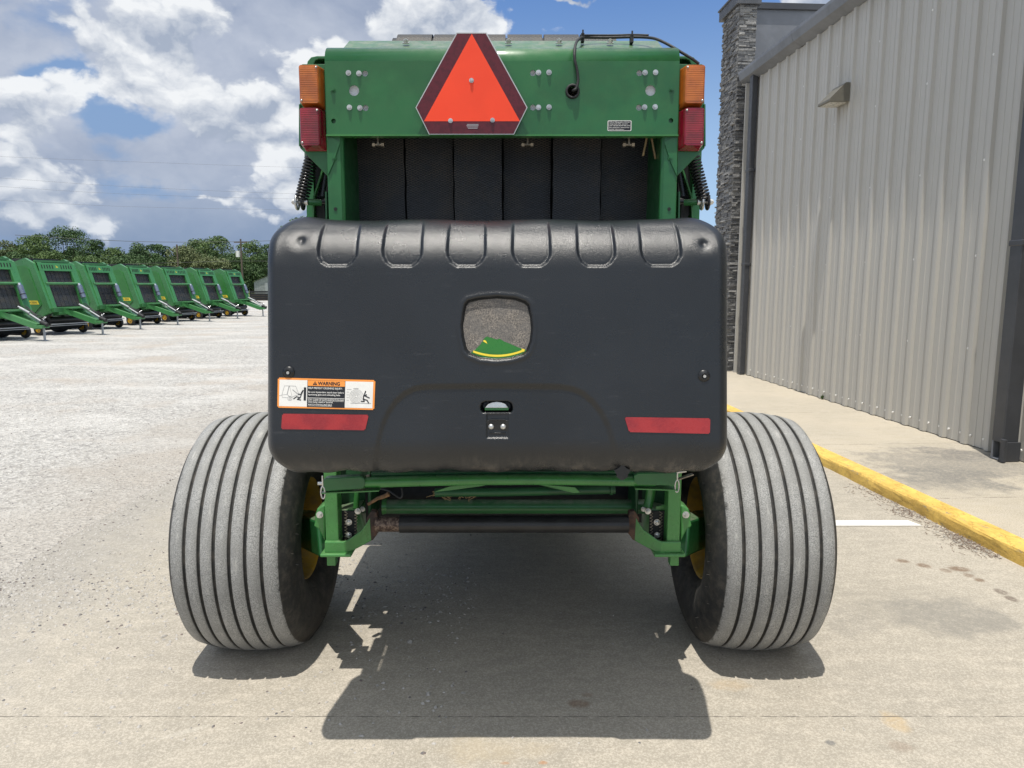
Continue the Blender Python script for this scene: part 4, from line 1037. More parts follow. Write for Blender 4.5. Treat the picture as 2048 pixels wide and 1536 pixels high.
# ---- axle frame and underside
def under(mir, s):
    c = lambda px, py, Y: mir(P(px, py, Y))
    Yp = 2.66
    m_ = MB(); a = P(650, 1040, Yp); b2 = P(676, 1040, Yp); zt2 = P(660, 900, Yp).z; zb2 = P(660, 1106, Yp).z
    m_.box(*sorted((mir(a).x, mir(b2).x)), Yp, Yp + .07, zb2, zt2, 'green_bright'); 
    m_.box(*sorted((mir(a).x - .004, mir(b2).x + .004)), Yp - .004, Yp + .074, P(660, 1084, Yp).z - .004, P(660, 1084, Yp).z + .006, 'green_bright'); o = m_.build('axle_post', bal, bevel=.007)
    # curved catch arm: face strip that turns inwards
    m_ = MB(); top = [(649, 1084), (687, 1084), (697, 1080), (724, 1060), (735, 1044), (744, 1026)]; bot = [(649, 1105), (690, 1107), (700, 1104), (722, 1093), (738, 1084), (747, 1078)]
    Ys = [Yp - .012, Yp - .012, Yp + .0, Yp + .03, Yp + .045, Yp + .055]
    vs = [c(p_[0], p_[1], Y_) for p_, Y_ in zip(top, Ys)] + [c(p_[0], p_[1], Y_) for p_, Y_ in zip(bot, Ys)]
    vs += [v + Vector((0, .016, 0)) for v in vs]
    fs = []
    for k in range(5): fs += [(k, k + 1, 7 + k, 6 + k), (12 + k, 13 + k, 19 + k, 18 + k), (k, k + 1, 13 + k, 12 + k), (6 + k, 7 + k, 19 + k, 18 + k)]
    fs += [(0, 6, 18, 12), (5, 11, 23, 17)]
    m_.add(vs, fs, 'green_bright'); m_.build('arm_bracket', bal, bevel=.003)
    m_ = MB(); p0 = P(641, 1108, Yp - .02); p1 = P(703, 1108, Yp - .02)
    m_.box(*sorted((mir(p0).x, mir(p1).x)), Yp - .03, Yp + .10, p0.z - .010, p0.z + .002, 'green_bright'); m_.build('foot_plate', bal, bevel=.004)
    m_ = MB(); p0 = P(655, 1130, Yp + .02); p1 = P(672, 1111, Yp + .02); m_.box(*sorted((mir(p0).x, mir(p1).x)), Yp + .01, Yp + .05, p0.z, p1.z, 'green_bright')
    m_.build('stub', bal, bevel=.003)
    # rusty end plate
    m_ = MB(); pl = [(733, 1036), (742, 1022), (752, 1024), (755, 1034), (756, 1066), (746, 1080), (738, 1084), (734, 1080)]
    if s == 0: plate(m_, pl, Yp + .05, .035, 'rust', mir)
    else: plate(m_, pl, Yp + .05, .035, 'rust', mir)
    m_.build('roller_bracket', bal, bevel=.003)
    # mesh guard strap with two bolts
    m_ = MB(); p0 = P(679, 1095, Yp + .06); p1 = P(712, 1022, Yp + .06); m_.box(*sorted((mir(p0).x, mir(p1).x)), Yp + .06, Yp + .07, p0.z, p1.z, 'black_gap')
    m_.build('rubber_guard', bal, bevel=.002)
    for k in range(2):
        m_ = MB()
        for j in range(11):
            cc = mir(P((692, 712)[k] if s == 0 else (690, 709)[k] , 1027 + j * 6.1, Yp + .056)); q0 = cc + Vector((-.006, 0, -.008)); q1 = cc + Vector((.006, 0, .0)); q2 = cc + Vector((-.006, 0, .008))
            m_.tube([q0, q1, q2], .0013, 'zinc_old', 5)
        m_.build('chain', bal)
    for py in (1044, 1070):
        m_ = MB(); cc = c(698, py, Yp + .055); m_.cyl(cc, cc + Vector((0, -.004, 0)), .0125, 'zinc', n=20); dome(m_, cc + Vector((0, -.004, 0)), .0105, .004, 'zinc'); m_.cyl(cc + Vector((0, -.006, -.001)), cc + Vector((0, -.013, -.001)), .005, 'zinc', n=8); m_.build('guard_bolt', bal)
    m_ = MB(); hexbolt(m_, c(716, 1022, Yp + .06), .009, .016, 'zinc'); m_.build('bolt', bal); m_ = MB(); hexbolt(m_, c(725, 1018, Yp + .12), .008, .012, 'zinc'); m_.build('bolt', bal)
    # axle arm to the hub
    m_ = MB()
    pl = [(650, 1010), (643, 1012), (634, 1018), (630, 1030), (630, 1042), (627, 1053), (636, 1058), (643, 1070), (650, 1085)]
    plate(m_, pl, Yp + .03, .09, 'green_bright', mir); m_.build('hub_casting', bal, bevel=.006)
    m_ = MB(); hexbolt(m_, c(640, 1029, Yp + .03), .010, .018, 'zinc'); m_.build('bolt', bal)
    sg = -1 if s == 0 else 1
    m_ = MB(); m_.beam((X0 + sg * .70, Yp + .14, AZ + .06), (X0 + sg * .86, AY - .02, AZ), .12, .15, 'green'); m_.beam((X0 + sg * .62, AY, AZ + .05), (X0 + sg * .84, AY, AZ), .12, .13, 'green'); m_.build('axle_arm', bal, bevel=.01)
    # inner green plates, tubes
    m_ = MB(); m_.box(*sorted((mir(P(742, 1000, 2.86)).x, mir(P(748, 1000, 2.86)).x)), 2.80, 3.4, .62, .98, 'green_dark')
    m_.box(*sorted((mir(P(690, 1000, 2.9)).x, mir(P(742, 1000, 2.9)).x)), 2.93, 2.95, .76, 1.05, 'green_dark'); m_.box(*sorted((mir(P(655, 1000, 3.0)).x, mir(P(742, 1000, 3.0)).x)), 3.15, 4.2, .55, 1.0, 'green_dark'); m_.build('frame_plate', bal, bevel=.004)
    m_ = MB(); m_.tube([c(709, 965, 2.78), c(711, 985, 2.78), c(714, 1002, 2.78), c(717, 1016, 2.77)] if s else [c(716, 965, 2.88), c(712, 1016, 2.88)], .019 if s else .012, 'green_bright', 14)
    m_.build('brace_tube', bal)
    if s == 0:
        m_ = MB(); plate(m_, [(690, 1022), (702, 1016), (710, 1019), (708, 1024)], Yp + .07, .01, 'green_bright', mir); m_.build('brace_lug', bal)
    else:
        m_ = MB(); plate(m_, [(676, 1022), (676, 1011), (684, 1010), (700, 1014), (700, 1018), (690, 1024)], Yp + .07, .01, 'green_bright', mir); m_.build('brace_lug', bal)
both(under)
# push bar with end pads
Yb = 2.42
mb = MB(); N = 24; pts = [P(700 + 610 * k / N, 966 - 5 * math.sin(math.pi * k / N) - 3.5 * k / N, Yb) for k in range(N + 1)]
mb.tube(pts, .019, 'green_bright', 20); pb = mb.build('push_bar', bal)
mb = MB(); plate(mb, [(645, 962), (650, 956), (722, 952), (729, 957), (731, 968), (727, 978), (646, 984), (643, 978)], Yb - .022, .035, 'green'); mb.build('end_pad', pb, bevel=.005, off=(0, 0, 0))
mb = MB(); plate(mb, [(1268, 950), (1276, 945), (1350, 944), (1356, 949), (1357, 964), (1350, 972), (1276, 971), (1268, 965)], Yb - .022, .035, 'green'); mb.build('end_pad', pb, bevel=.005, off=(0, 0, 0))
for (ax_, ay_, bx_, by_) in ((640, 982, 760, 977), (1262, 973, 1352, 976)):
    mb = MB(); mb.beam(P(ax_ + 6, ay_ + 1, Yb), P(bx_, by_ + 1, Yb), .05, .004, 'green_bright'); mb.build('pad_flange', pb, off=(0, 0, 0))
for (px, py) in ((646, 985), (1354, 972)):
    mb = MB(); c = P(px, py, Yb - .02); loop = [c + Vector((.007 * math.cos(t), 0, .022 * math.sin(t))) for t in [2 * math.pi * k / 20 for k in range(21)]]; mb.tube(loop, .0028, 'zinc', 8); 
    mb.cyl(c + Vector((0, 0, .02)), c + Vector((0, 0, .06)), .003, 'zinc', n=8); mb.cyl(P(636, 967, Yb) if px < 700 else c + Vector((0, 0, .05)), P(646, 967, Yb) if px < 700 else c + Vector((.03, 0, .055)), .006, 'zinc', n=10); mb.build('spring_clip', pb, off=(0, 0, 0))
mb = MB(); a = P(745, 950, Yb + .04); b2 = P(1340, 946, Yb + .04); mb.beam(a, b2, .05, .03, 'green'); mb.build('ramp_bar', bal, bevel=.004)
mb = MB(); a = P(700, 955, Yb + .12); b2 = P(660, 948, Yb + .02); mb.beam(P(700, 962, Yb + .10), P(745, 950, Yb + .04), .03, .01, 'zinc_old'); mb.beam(P(1357, 958, Yb + .06), P(1386, 948, Yb + .06), .02, .004, 'zinc_old'); mb.build('ramp_spring_arm', bal)
# second pipe and struts in the gloom behind
mb = MB(); mb.tube([P(870, 985, 2.72), P(1000, 984, 2.72), P(1230, 979, 2.72)], .017, 'green_dark', 16); mb.cyl(P(1220, 978, 2.72), P(1224, 978, 2.72), .024, 'green_dark', n=20); mb.build('ramp_tube', bal)
mb = MB(); plate(mb, [(868, 984), (900, 973), (985, 967), (965, 972), (905, 980)], 2.55, .008, 'green_bright'); plate(mb, [(1038, 962), (1065, 968), (1150, 975), (1160, 985), (1148, 986), (1110, 977)], 2.55, .008, 'green_bright'); mb.build('strut', bal)
mb = MB(); mb.cyl(P(770, 1013, 2.90), P(1290, 1013, 2.90), .0300, 'green', n=32); mb.cyl(P(766, 1012, 2.90), P(775, 1012, 2.90), .036, 'green_bright', r1=.031, n=32); mb.build('cross_tube', bal)
mb = MB(); mb.cyl(P(800, 1048, 2.72), P(1256, 1048, 2.72), .0345, 'black_roller', n=40); rl = mb.build('rear_roller', bal)
mb = MB(); mb.cyl(P(752, 1048.5, 2.72), P(822, 1048.5, 2.72), .0295, 'rust_bare', n=40); mb.build('worn_shaft', rl, off=(0, 0, 0))
mb = MB(); mb.box(X0 - .60, X0 + .60, 2.98, 3.02, .555, 1.05, 'black_gap'); mb.box(X0 - .60, X0 + .60, 3.02, 4.6, .72, .80, 'black_gap'); mb.build('dark_cavity', bal)  # black boxes standing in for the dark cavity under the body
mb = MB(); mb.tube(smooth_pts([P(750, 975, 2.62), P(775, 981, 2.6), P(790, 990, 2.58), P(800, 996, 2.57), P(805, 990, 2.57), P(803, 976, 2.58)]), .0035, 'rubber', 8); mb.build('hose', bal)
# front half of the machine (shields, pickup, tongue) beyond the chamber
mb = MB()
for sg in (-1, 1):
    mb.prism([(3.3, 1.2), (3.3, 2.35), (4.3, 2.45), (4.9, 2.2), (5.3, 1.2), (4.9, .75), (3.9, .7)], lambda u, v, w: Vector((X0 + sg * (.72 + w), u, v)), .08, 'green')
mb.build('side_shield', bal)
mb = MB(); mb.prism([(4.95, 2.3), (5.35, 1.1), (5.3, 1.0), (4.90, 2.2)], lambda u, v, w: Vector((X0 - .70 + w, u, v)), 1.4, 'green'); mb.build('front_panel', bal)
mb = MB(); mb.cyl((X0 - .85, 5.0, .42), (X0 + .85, 5.0, .42), .22, 'green_dark', n=24); mb.build('pickup', bal)
mb = MB(); mb.beam((X0 - .45, 4.6, .72), (X0 - .06, 7.2, .55), .14, .16, 'green'); mb.beam((X0 + .45, 4.6, .72), (X0 + .06, 7.2, .55), .14, .16, 'green'); mb.cyl((X0, 7.1, .55), (X0, 7.1, 0.02), .04, 'green', n=16); mb.box(X0 - .12, X0 + .12, 7.0, 7.2, .01, .03, 'green'); mb.build('tongue', bal)
# plain boxes added on the flanks to block sun and shape the ground shadow
mb = MB(); mb.box(X0 - .98, X0 - .62, 3.95, 5.3, .95, 1.75, 'green'); mb.cyl((X0 - .90, 4.05, 1.25), (X0 - .80, 4.05, 1.25), .16, 'green_dark', n=24); mb.box(X0 - .88, X0 - .62, 3.35, 3.95, .78, .94, 'green'); mb.build('left_shade_block', bal, bevel=.01)
mb = MB(); mb.box(X0 + .62, X0 + .90, 3.15, 4.4, .80, 1.30, 'green_dark'); mb.build('right_shade_block', bal, bevel=.02)  # another box added on the right flank to keep sun off the ground

# straw caught on the machine
for pts, Y_ in (([(1294, 274), (1286, 312)], YPAN + .10), ([(1303, 274), (1307, 296), (1311, 318)], YPAN + .10)):
    mb = MB(); q_ = [P(a, b, Y_) for a, b in pts]
    mb.tube(q_, .0045, 'straw', 5)
    mb.build('straw_stalk', label='short dry straw stalk hanging under the green panel, leaning ' + ('left' if pts[0][0] < 1300 else 'right'), cat='straw', group='straw under the panel')
mb = MB(); mb.tube([P(736, 1009, 2.56), P(755, 997, 2.56), P(768, 993, 2.56), P(778, 988, 2.56)], lambda t: .006 + .004 * t, 'stalk', 6); mb.build('corn_stalk', label='brown broken stalk caught above the rusty roller bracket', cat='stalk')
rg = random.Random(9); mb = MB()
for k in range(60):
    a = P(rg.uniform(865, 960), rg.uniform(982, 993), 2.75); a.z -= .0; d_ = Vector((rg.uniform(-.04, .04), rg.uniform(-.02, .02), rg.uniform(-.02, .004))); mb.tube([a, a + d_], .0012, 'straw', 4)
mb.build('chaff', kind='stuff', label='loose chaff lodged above the green cross tube', cat='chaff')

# ============================================================ STONES
def stone(mb, c, s, mat, rg):
    t = 2 * math.pi * rg.random(); cs, sn = math.cos(t), math.sin(t); a, b, h = s * rg.uniform(.8, 1.3), s * rg.uniform(.6, 1.0), s * rg.uniform(.45, .8)
    vs = []
    for (x_, y_, z_) in ((1, 0, 0), (.5, .85, .1), (-.5, .8, 0), (-1, 0, .1), (-.45, -.85, 0), (.5, -.8, .05), (.35, .25, .8), (-.4, .2, .9), (0, -.4, .75)):
        x_ *= a * rg.uniform(.8, 1.15); y_ *= b * rg.uniform(.8, 1.15); z_ *= h; vs.append((c[0] + x_ * cs - y_ * sn, c[1] + x_ * sn + y_ * cs, c[2] + z_))
    mb.add(vs, [(0, 1, 6), (1, 7, 6), (1, 2, 7), (2, 3, 7), (3, 4, 8), (3, 8, 7), (4, 5, 8), (5, 0, 6), (5, 6, 8), (6, 7, 8)], mat)
rg = random.Random(21); mb = MB()
for k in range(15000):
    Y_ = 3.2 + 6.5 * rg.random() ** 1.3; x_ = EDGE + .25 - (4.0 + Y_ * .3) * rg.random() ** 1.1
    if x_ > EDGE and rg.random() < .4: continue
    stone(mb, (x_, Y_, .0 if x_ < EDGE else .012), rg.uniform(.004, .0095) * (1.5 if rg.random() < .06 else 1), 'pebble_dark' if rg.random() < .10 else 'pebble_pale', rg)
mb.build('gravel_stones', kind='stuff', label='loose crushed limestone covering the yard', cat='gravel')
mb = MB()
for k in range(5200):
    far = rg.random() ** 2.6 * 2.6; x_ = EDGE + far; Y_ = rg.uniform(2.2, 6.0)
    if rg.random() < .5: Y_ = rg.gauss(3.45, .22)
    if -1.35 < x_ < -.80 and 2.65 < Y_ < 3.4: continue
    stone(mb, (x_, Y_, .012), rg.uniform(.0035, .0100) * (1.6 if rg.random() < .05 else 1), 'pebble_dark' if rg.random() < .09 else 'pebble_pale', rg)
for k in range(190):
    x_ = rg.uniform(-2.6, 1.2); Y_ = rg.uniform(1.9, 4.6); stone(mb, (x_, Y_, .012), rg.uniform(.003, .0075), 'pebble_dark' if rg.random() < .4 else 'pebble_pale', rg)
mb.build('scattered_pebbles', kind='stuff', label='small pebbles scattered on the concrete apron', cat='pebbles')
mb = MB()
for k in range(1500):
    l_ = 3.75 + rg.random() * 1.55; t_ = (l_ - 3.75) / 1.55
    if rg.random() > .25 + .75 * math.exp(-((l_ - 4.0) / .25) ** 2) + .5 * math.exp(-((l_ - 4.6) / .12) ** 2): continue
    off_ = abs(rg.gauss(0, .075)); c = BL_(KX - .004 - off_, l_, .013); a = rg.random() * 6.28; L_ = rg.uniform(.008, .035)
    mb.tube([c, c + Vector((math.cos(a) * L_, math.sin(a) * L_, rg.uniform(0, .012)))], rg.uniform(.0007, .0022), 'litter' if rg.random() < .8 else 'pebble_pale', 4)
mb.build('leaf_litter', kind='stuff', label='dry twigs and leaf litter along the foot of the yellow kerb', cat='debris')

# ============================================================ PARKED BALERS (background)
def make_parked(wide):
    """front faces -Y in its own frame; root on the ground below the front beam"""
    hw = .70 if wide else .58
    t = thing('parked_baler', 'x', 'baler', (0, 0, 0), 0, 'balers parked in a row on the gravel')
    z0 = (0, 0, 0)
    F0, F1 = (-.05, .80), (.47, 2.32)            # front line (y,z) bottom and top
    fl = lambda k: (F0[0] + (F1[0] - F0[0]) * k, F0[1] + (F1[1] - F0[1]) * k)
    outline = [(-.05, .72), (-.08, .86), (.44, 2.30), (.78, 2.46), (1.15, 2.36), (1.80, 2.05), (2.15, 1.35), (1.95, .70), (1.4, .52), (.55, .50)]
    for sg in (-1, 1):
        m = MB(); m.prism(outline, lambda u, v, w: Vector((sg * (hw - .04 + w), u, v)), .10, 'green_hazed')
        o = m.build('side_shield', t, bevel=.012, off=z0)
        inn = [(.22, .98), (.62, 2.12), (.80, 2.22), (1.08, 2.20), (1.66, 1.92), (1.95, 1.35), (1.8, .85), (1.3, .68), (.60, .66)]
        m = MB(); m.prism(inn, lambda u, v, w: Vector((sg * (hw + .055 + w), u, v)), .025, 'green_panel'); m.build('side_door', o, bevel=.01, off=z0)
        m = MB(); a = lambda u, v, w=0: Vector((sg * (hw + .084), u, v))
        st = [(.30, .99), (.36, 1.11), (.86, 1.11), (1.06, 1.19), (1.65, 1.19), (1.65, 1.135), (1.10, 1.135), (.90, 1.03), (.82, .99)]
        m.add([a(*q) for q in st], [tuple(range(len(st)))], 'decal_yellow')
        if sg == -1: text(m, 'JOHN DEERE', 0, 1, 0, .065, lambda u, v, off: Vector((-(hw + .0855), .84 - .44 * u, 1.02 + v)), 'decal_black', 0, .01)
        else: text(m, 'JOHN DEERE', 0, 1, 0, .065, lambda u, v, off: Vector((hw + .0855, .38 + .44 * u, 1.02 + v)), 'decal_black', 0, .01)
        m.build('stripe', o, off=z0)
    # front frame
    def fr(x_, k, d=0.0): y_, z_ = fl(k); return Vector((x_, y_ + d, z_))
    for sg in (-1, 1): m = MB(); m.beam(fr(sg * (hw - .12), -.02, -.02), fr(sg * (hw - .12), 1.0, -.02), .16, .10, 'green_hazed', (0, 1, 0)); m.build('front_post', t, bevel=.01, off=z0)
    m = MB(); q = [fr(-hw + .04, .83, -.075), fr(hw - .04, .83, -.075), fr(hw - .04, 1.0, -.075), fr(-hw + .04, 1.0, -.075)]
    m.add(q + [v + Vector((0, .09, 0)) for v in q], [(0, 1, 2, 3), (4, 7, 6, 5), (0, 4, 5, 1), (1, 5, 6, 2), (2, 6, 7, 3), (3, 7, 4, 0)], 'green_hazed')
    for sg in (-1, 1):
        for j in range(5):
            xx = sg * (.16 + j * (.095 if wide else .07)); a0 = fr(xx, .88, -.079); a1 = fr(xx + .012, .955, -.079)
            m.beam(a0, a1, .032, .006, 'black_gap', (0, 1, 0))
    c = fr(0, .915, -.082)
    m.add([c + Vector(v) for v in ((-.05, .0, -.03), (.03, .0, -.03), (.06, .0, .0), (.02, .0, .005), (-.02, .01, .045), (-.035, .005, .04), (-.02, .0, .0))], [tuple(range(7))], 'decal_yellow')
    m.build('vent_panel', t, off=z0)
    m = MB(); m.cyl(fr(-hw + .1, .56, -.06), fr(hw - .1, .56, -.06), .045, 'green_hazed', n=14); m.build('cross_bar', t, off=z0)
    m = MB(); nb = 7 if wide else 6; wdt = (2 * hw - .36) / nb
    for j in range(nb):
        x_ = -hw + .18 + wdt * j; q = [fr(x_ + .006, .08, .03), fr(x_ + wdt - .006, .08, .03), fr(x_ + wdt - .006, .9, .03), fr(x_ + .006, .9, .03)]
        m.add(q + [v + Vector((0, .01, 0)) for v in q], [(0, 1, 2, 3), (4, 7, 6, 5), (0, 4, 5, 1), (1, 5, 6, 2), (2, 6, 7, 3), (3, 7, 4, 0)], 'belt')
    m.build('belts', t, off=z0)
    m = MB(); m.box(-hw + .05, hw - .05, .72, 1.8, .8, 2.2, 'black_gap'); m.build('chamber', t, off=z0)
    m = MB(); m.box(-hw + .1, hw - .1, .55, 1.7, 2.33, 2.37, 'black_gap'); m.box(-hw + .06, hw - .06, .50, .56, 2.34, 2.40, 'green_hazed'); m.box(-hw + .2, hw - .2, .8, 1.6, 2.38, 2.46, 'belt'); m.build('top_belts', t, off=z0)
    m = MB(); m.box(-hw + .03, hw - .03, -.14, .02, .74, .90, 'green_hazed'); m.prism([(-.16, .74), (.1, .74), (.1, .62), (-.16, .66)], lambda u, v, w: Vector((-hw + .2 + w, u, v)), 2 * hw - .4, 'green_hazed'); m.build('front_beam', t, bevel=.01, off=z0)
    m = MB(); m.beam((-.26, -.1, .80), (-.05, -1.18, .42), .11, .17, 'green_hazed'); m.beam((.26, -.1, .80), (.05, -1.18, .42), .11, .17, 'green_hazed'); m.box(-.30, .30, -.45, -.05, .84, .88, 'green_hazed'); m.box(-.12, .12, -1.43, -.98, .38, .46, 'green_hazed'); m.build('tongue', t, bevel=.008, off=z0)
    m = MB(); m.cyl((.10, -.35, .98), (.02, -1.38, .50), .026, 'gray_metal', n=12); m.cyl((.09, -.42, .95), (.06, -.8, .80), .038, 'gray_metal', n=12); m.cyl((.02, -1.25, .55), (.01, -1.48, .47), .06, 'rubber', n=12); m.build('drive_shaft', t, off=z0)
    m = MB(); m.cyl((.17, -1.15, .02), (.17, -1.15, .62), .032, 'gray_metal', n=12); m.box(.11, .23, -1.22, -1.08, .004, .02, 'gray_metal'); m.box(.08, .26, -1.19, -1.11, .42, .5, 'green_hazed'); m.cyl((.17, -1.15, .62), (.25, -1.18, .68), .012, 'chrome', n=8); m.build('jack', t, off=z0)
    m = MB()
    for k in range(4):
        pts = [Vector((.05 + .05 * k, -.3, .92)), Vector((.12 + .05 * k, -.6, 1.0 - .05 * k)), Vector((.10 + .03 * k, -.9, .75)), Vector((.02 + .03 * k, -1.2, .55 + .05 * k)), Vector((.05 + .03 * k, -1.35, .35 + .04 * k))]
        m.tube(smooth_pts(pts, 4), .011, 'rubber', 6)
    m.build('hoses', t, off=z0)
    # net wrap canister
    m = MB(); a = fr(hw - .14, .26, -.14); b_ = fr(hw - .14, .52, -.14); m.cyl(a, b_, .078, 'canister', n=16); m.cyl(b_, b_ + (b_ - a).normalized() * .07, .05, 'chrome', n=12); m.cyl(a + (b_ - a) * .3, a + (b_ - a) * .36, .082, 'rubber', n=16); m.build('canister', t, off=z0)
    # rollers and pickup under the front
    m = MB(); m.cyl((-hw + .05, .15, .48), (hw - .05, .15, .48), .10, 'black_roller', n=16); m.cyl((-hw - .05, .45, .36), (hw + .05, .45, .36), .21, 'black_gap', n=20)
    m.beam((-hw - .05, -.08, .36), (hw - .05, -.08, .36), .05, .03, 'gray_metal'); m.beam((-hw - .05, -.02, .30), (hw - .05, -.02, .30), .05, .02, 'gray_metal'); m.build('pickup', t, off=z0)
    for sg in (-1, 1):
        w = MB(); w.cyl((-.02, 0, 0), (.02, 0, 0), .05, 'green_hazed', n=12); w = w.build('gauge_wheel', t, off=(sg * (hw + .12), .35, .20))
        m = MB(); m.lathe([(-.045, .10), (-.055, .14), (-.045, .185), (0, .20), (.045, .185), (.055, .14), (.045, .10)], 'rubber', 24, 0); m.build('tyre', w, off=z0)
        m = MB(); m.lathe([(-.05, .12), (-.045, .10), (-.02, .07), (-.04, .03), (-.04, .001)], 'yellow_rim', 24, 0); m.lathe([(.05, .12), (.045, .10), (.02, .07), (.04, .03), (.04, .001)], 'yellow_rim', 24, 0); m.build('rim', w, off=z0)
        w = MB(); w.cyl((-.12, 0, 0), (.12, 0, 0), .08, 'green_dark', n=14); w = w.build('wheel', t, off=(sg * (hw + .10), 1.35, .46))
        m = MB(); m.lathe([(-.15, .20), (-.18, .30), (-.17, .40), (-.13, .45), (-.07, .465), (-.06, .45), (-.05, .468), (.05, .468), (.06, .45), (.07, .465), (.13, .45), (.17, .40), (.18, .30), (.15, .20)], 'rubber', 40, 0); m.build('tyre', w, off=z0)
        m = MB(); m.lathe([(-.15, .21), (-.10, .18), (-.02, .17), (-.02, .05), (-.02, .001)], 'yellow_rim', 24, 0); m.lathe([(.15, .21), (.10, .18), (.02, .17), (.02, .05), (.02, .001)], 'yellow_rim', 24, 0); m.build('rim', w, off=z0)
    return t
M('green_hazed', (.055, .215, .070), .34, 0, .18, 2, coat=.2, dust=.2)  # baler green paled to paint in distant haze and glare
M('green_panel', (.034, .19, .036), .35, 0, .12, 2, coat=.2)  # deeper copy of the green, painting the contrast with skylit frames
M('canister', (.20, .24, .32), .3, .4, .2, 5)
protoW = make_parked(True); protoN = make_parked(False)
index_kids()
feet = [(89, 20.6, 1, 'parked green baler cut off by the left edge of the photo, nearest of the row'),
        (206, 23.3, 1, 'parked green baler second from the left, complete yellow stripe on its side'),
        (282, 26.2, 0, 'parked green baler third from the left, dark grille low in its front opening'),
        (357, 29.1, 0, 'parked green baler fourth from the left, white paper on its tongue'),
        (421, 32.0, 1, 'parked green baler fifth from the left, wider than its neighbours'),
        (477, 34.8, 0, 'parked green baler sixth from the left, last but one of the row'),
        (528, 37.4, 0, 'parked green baler farthest away, closest to the black bumper')]
ANG = R(74)
used = {}
for px, Y_, wd, lab in feet:
    x_ = (px - 1024) / F * Y_ * 1.0
    pr = protoW if wd else protoN
    if pr in used.values() and id(pr) in used: r_ = copy_tree(pr)
    else: r_ = pr; used[id(pr)] = pr
    off = Matrix.Rotation(ANG, 3, 'Z') @ Vector((.17, -1.15, 0))
    r_.location = (x_ - off.x, Y_ - off.y, 0); r_.rotation_euler = (0, 0, ANG); r_['label'] = lab
    if px == 282:
        m = MB(); fr_ = lambda x_, k, d: Vector((x_, -.05 + .52 * k + d, .80 + 1.52 * k))
        for j in range(5): m.beam(fr_(-.4, .12 + .06 * j, -.03), fr_(.4, .12 + .06 * j, -.03), .015, .015, 'black_paint')
        for j in range(4): m.beam(fr_(-.39 + .26 * j, .10, -.03), fr_(-.39 + .26 * j, .38, -.03), .015, .015, 'black_paint')
        o = m.build('grille', r_, off=(0, 0, 0))
    if px == 357:
        m = MB(); m.box(.315, .32, -.55, -.33, .62, .82, 'decal_white'); o = m.build('paper_tag', r_, off=(0, 0, 0))

# ============================================================ TREES
def tree_mesh(h, w, leaf, seed, name, label, loc, leafsize=.36, dens=1.0, gap=0.0, lobes=None):
    rg = random.Random(seed); r = np.random.RandomState(seed)
    t = thing(name, label, 'tree', loc, 0, 'trees beyond the yard')
    tr = MB(); tr.tube([Vector((0, 0, -.3)), Vector((.05 * w, 0, h * .25)), Vector((0, .03 * w, h * .55))], lambda q: (.035 - .02 * q) * h * .7, 'bark', 8)
    for k in range(7):
        a = rg.random() * 6.28; z_ = h * rg.uniform(.22, .45); e = Vector((math.cos(a) * w * .33, math.sin(a) * w * .33, h * rg.uniform(.5, .85)))
        tr.tube([Vector((0, 0, z_)), e * .5 + Vector((0, 0, z_ * .5)), e], lambda q: .02 * h * (1 - .75 * q) * .5, 'bark', 6)
    tr.build('trunk', t, off=(0, 0, 0))
    nl = lobes or int(34 + w * 2.6); blobs = []
    for k in range(nl):
        a = rg.random() * 6.28; q = rg.random() ** .5; zz = rg.uniform(.12, .90); env = math.sin(min(1, (zz + .12)) * math.pi * .92) ** .6
        blobs.append((math.cos(a) * q * w * .42 * env, math.sin(a) * q * w * .42 * env, h * zz, w * rg.uniform(.13, .21) * (1.15 - zz * .35), rg.random()))
    m = MB(); V = []; Fc = []; T = []
    n = int(9500 * dens * (w / 9)); base = 0
    for k in range(n):
        b = blobs[rg.randrange(nl)]; d = r.normal(size=3); d /= np.linalg.norm(d); d[2] = abs(d[2]) * 1.0 if rg.random() < .65 else d[2]
        rad = b[3] * (.55 + .55 * rg.random() ** .5); c = np.array(b[:3]) + d * rad * np.array([1, 1, .78])
        s = leafsize * rg.uniform(.5, 1.15); nrm = d + r.normal(size=3) * .75; nrm /= np.linalg.norm(nrm)
        u = np.cross(nrm, r.normal(size=3)); u /= np.linalg.norm(u); v = np.cross(nrm, u)
        V += [tuple(c - u * s * .5), tuple(c - v * s * .33), tuple(c + u * s * .5), tuple(c + v * s * .33)]; Fc.append((base, base + 1, base + 2, base + 3)); base += 4
        T.append(min(1, max(0, b[4] * .6 + rg.random() * .4)))
    m.add(V, Fc, leaf, False); m.tone = T; m.build('crown', t, off=(0, 0, 0)); return t
DT = 150.0
def tree_at(px, ytop, wpx, leaf, seed, name, label, D_=DT, **k):
    c = P(px, 575, D_); top = P(px, ytop, D_).z; return tree_mesh(top, wpx * D_ / F, leaf, seed, name, label, (c.x, D_, 0), **k)
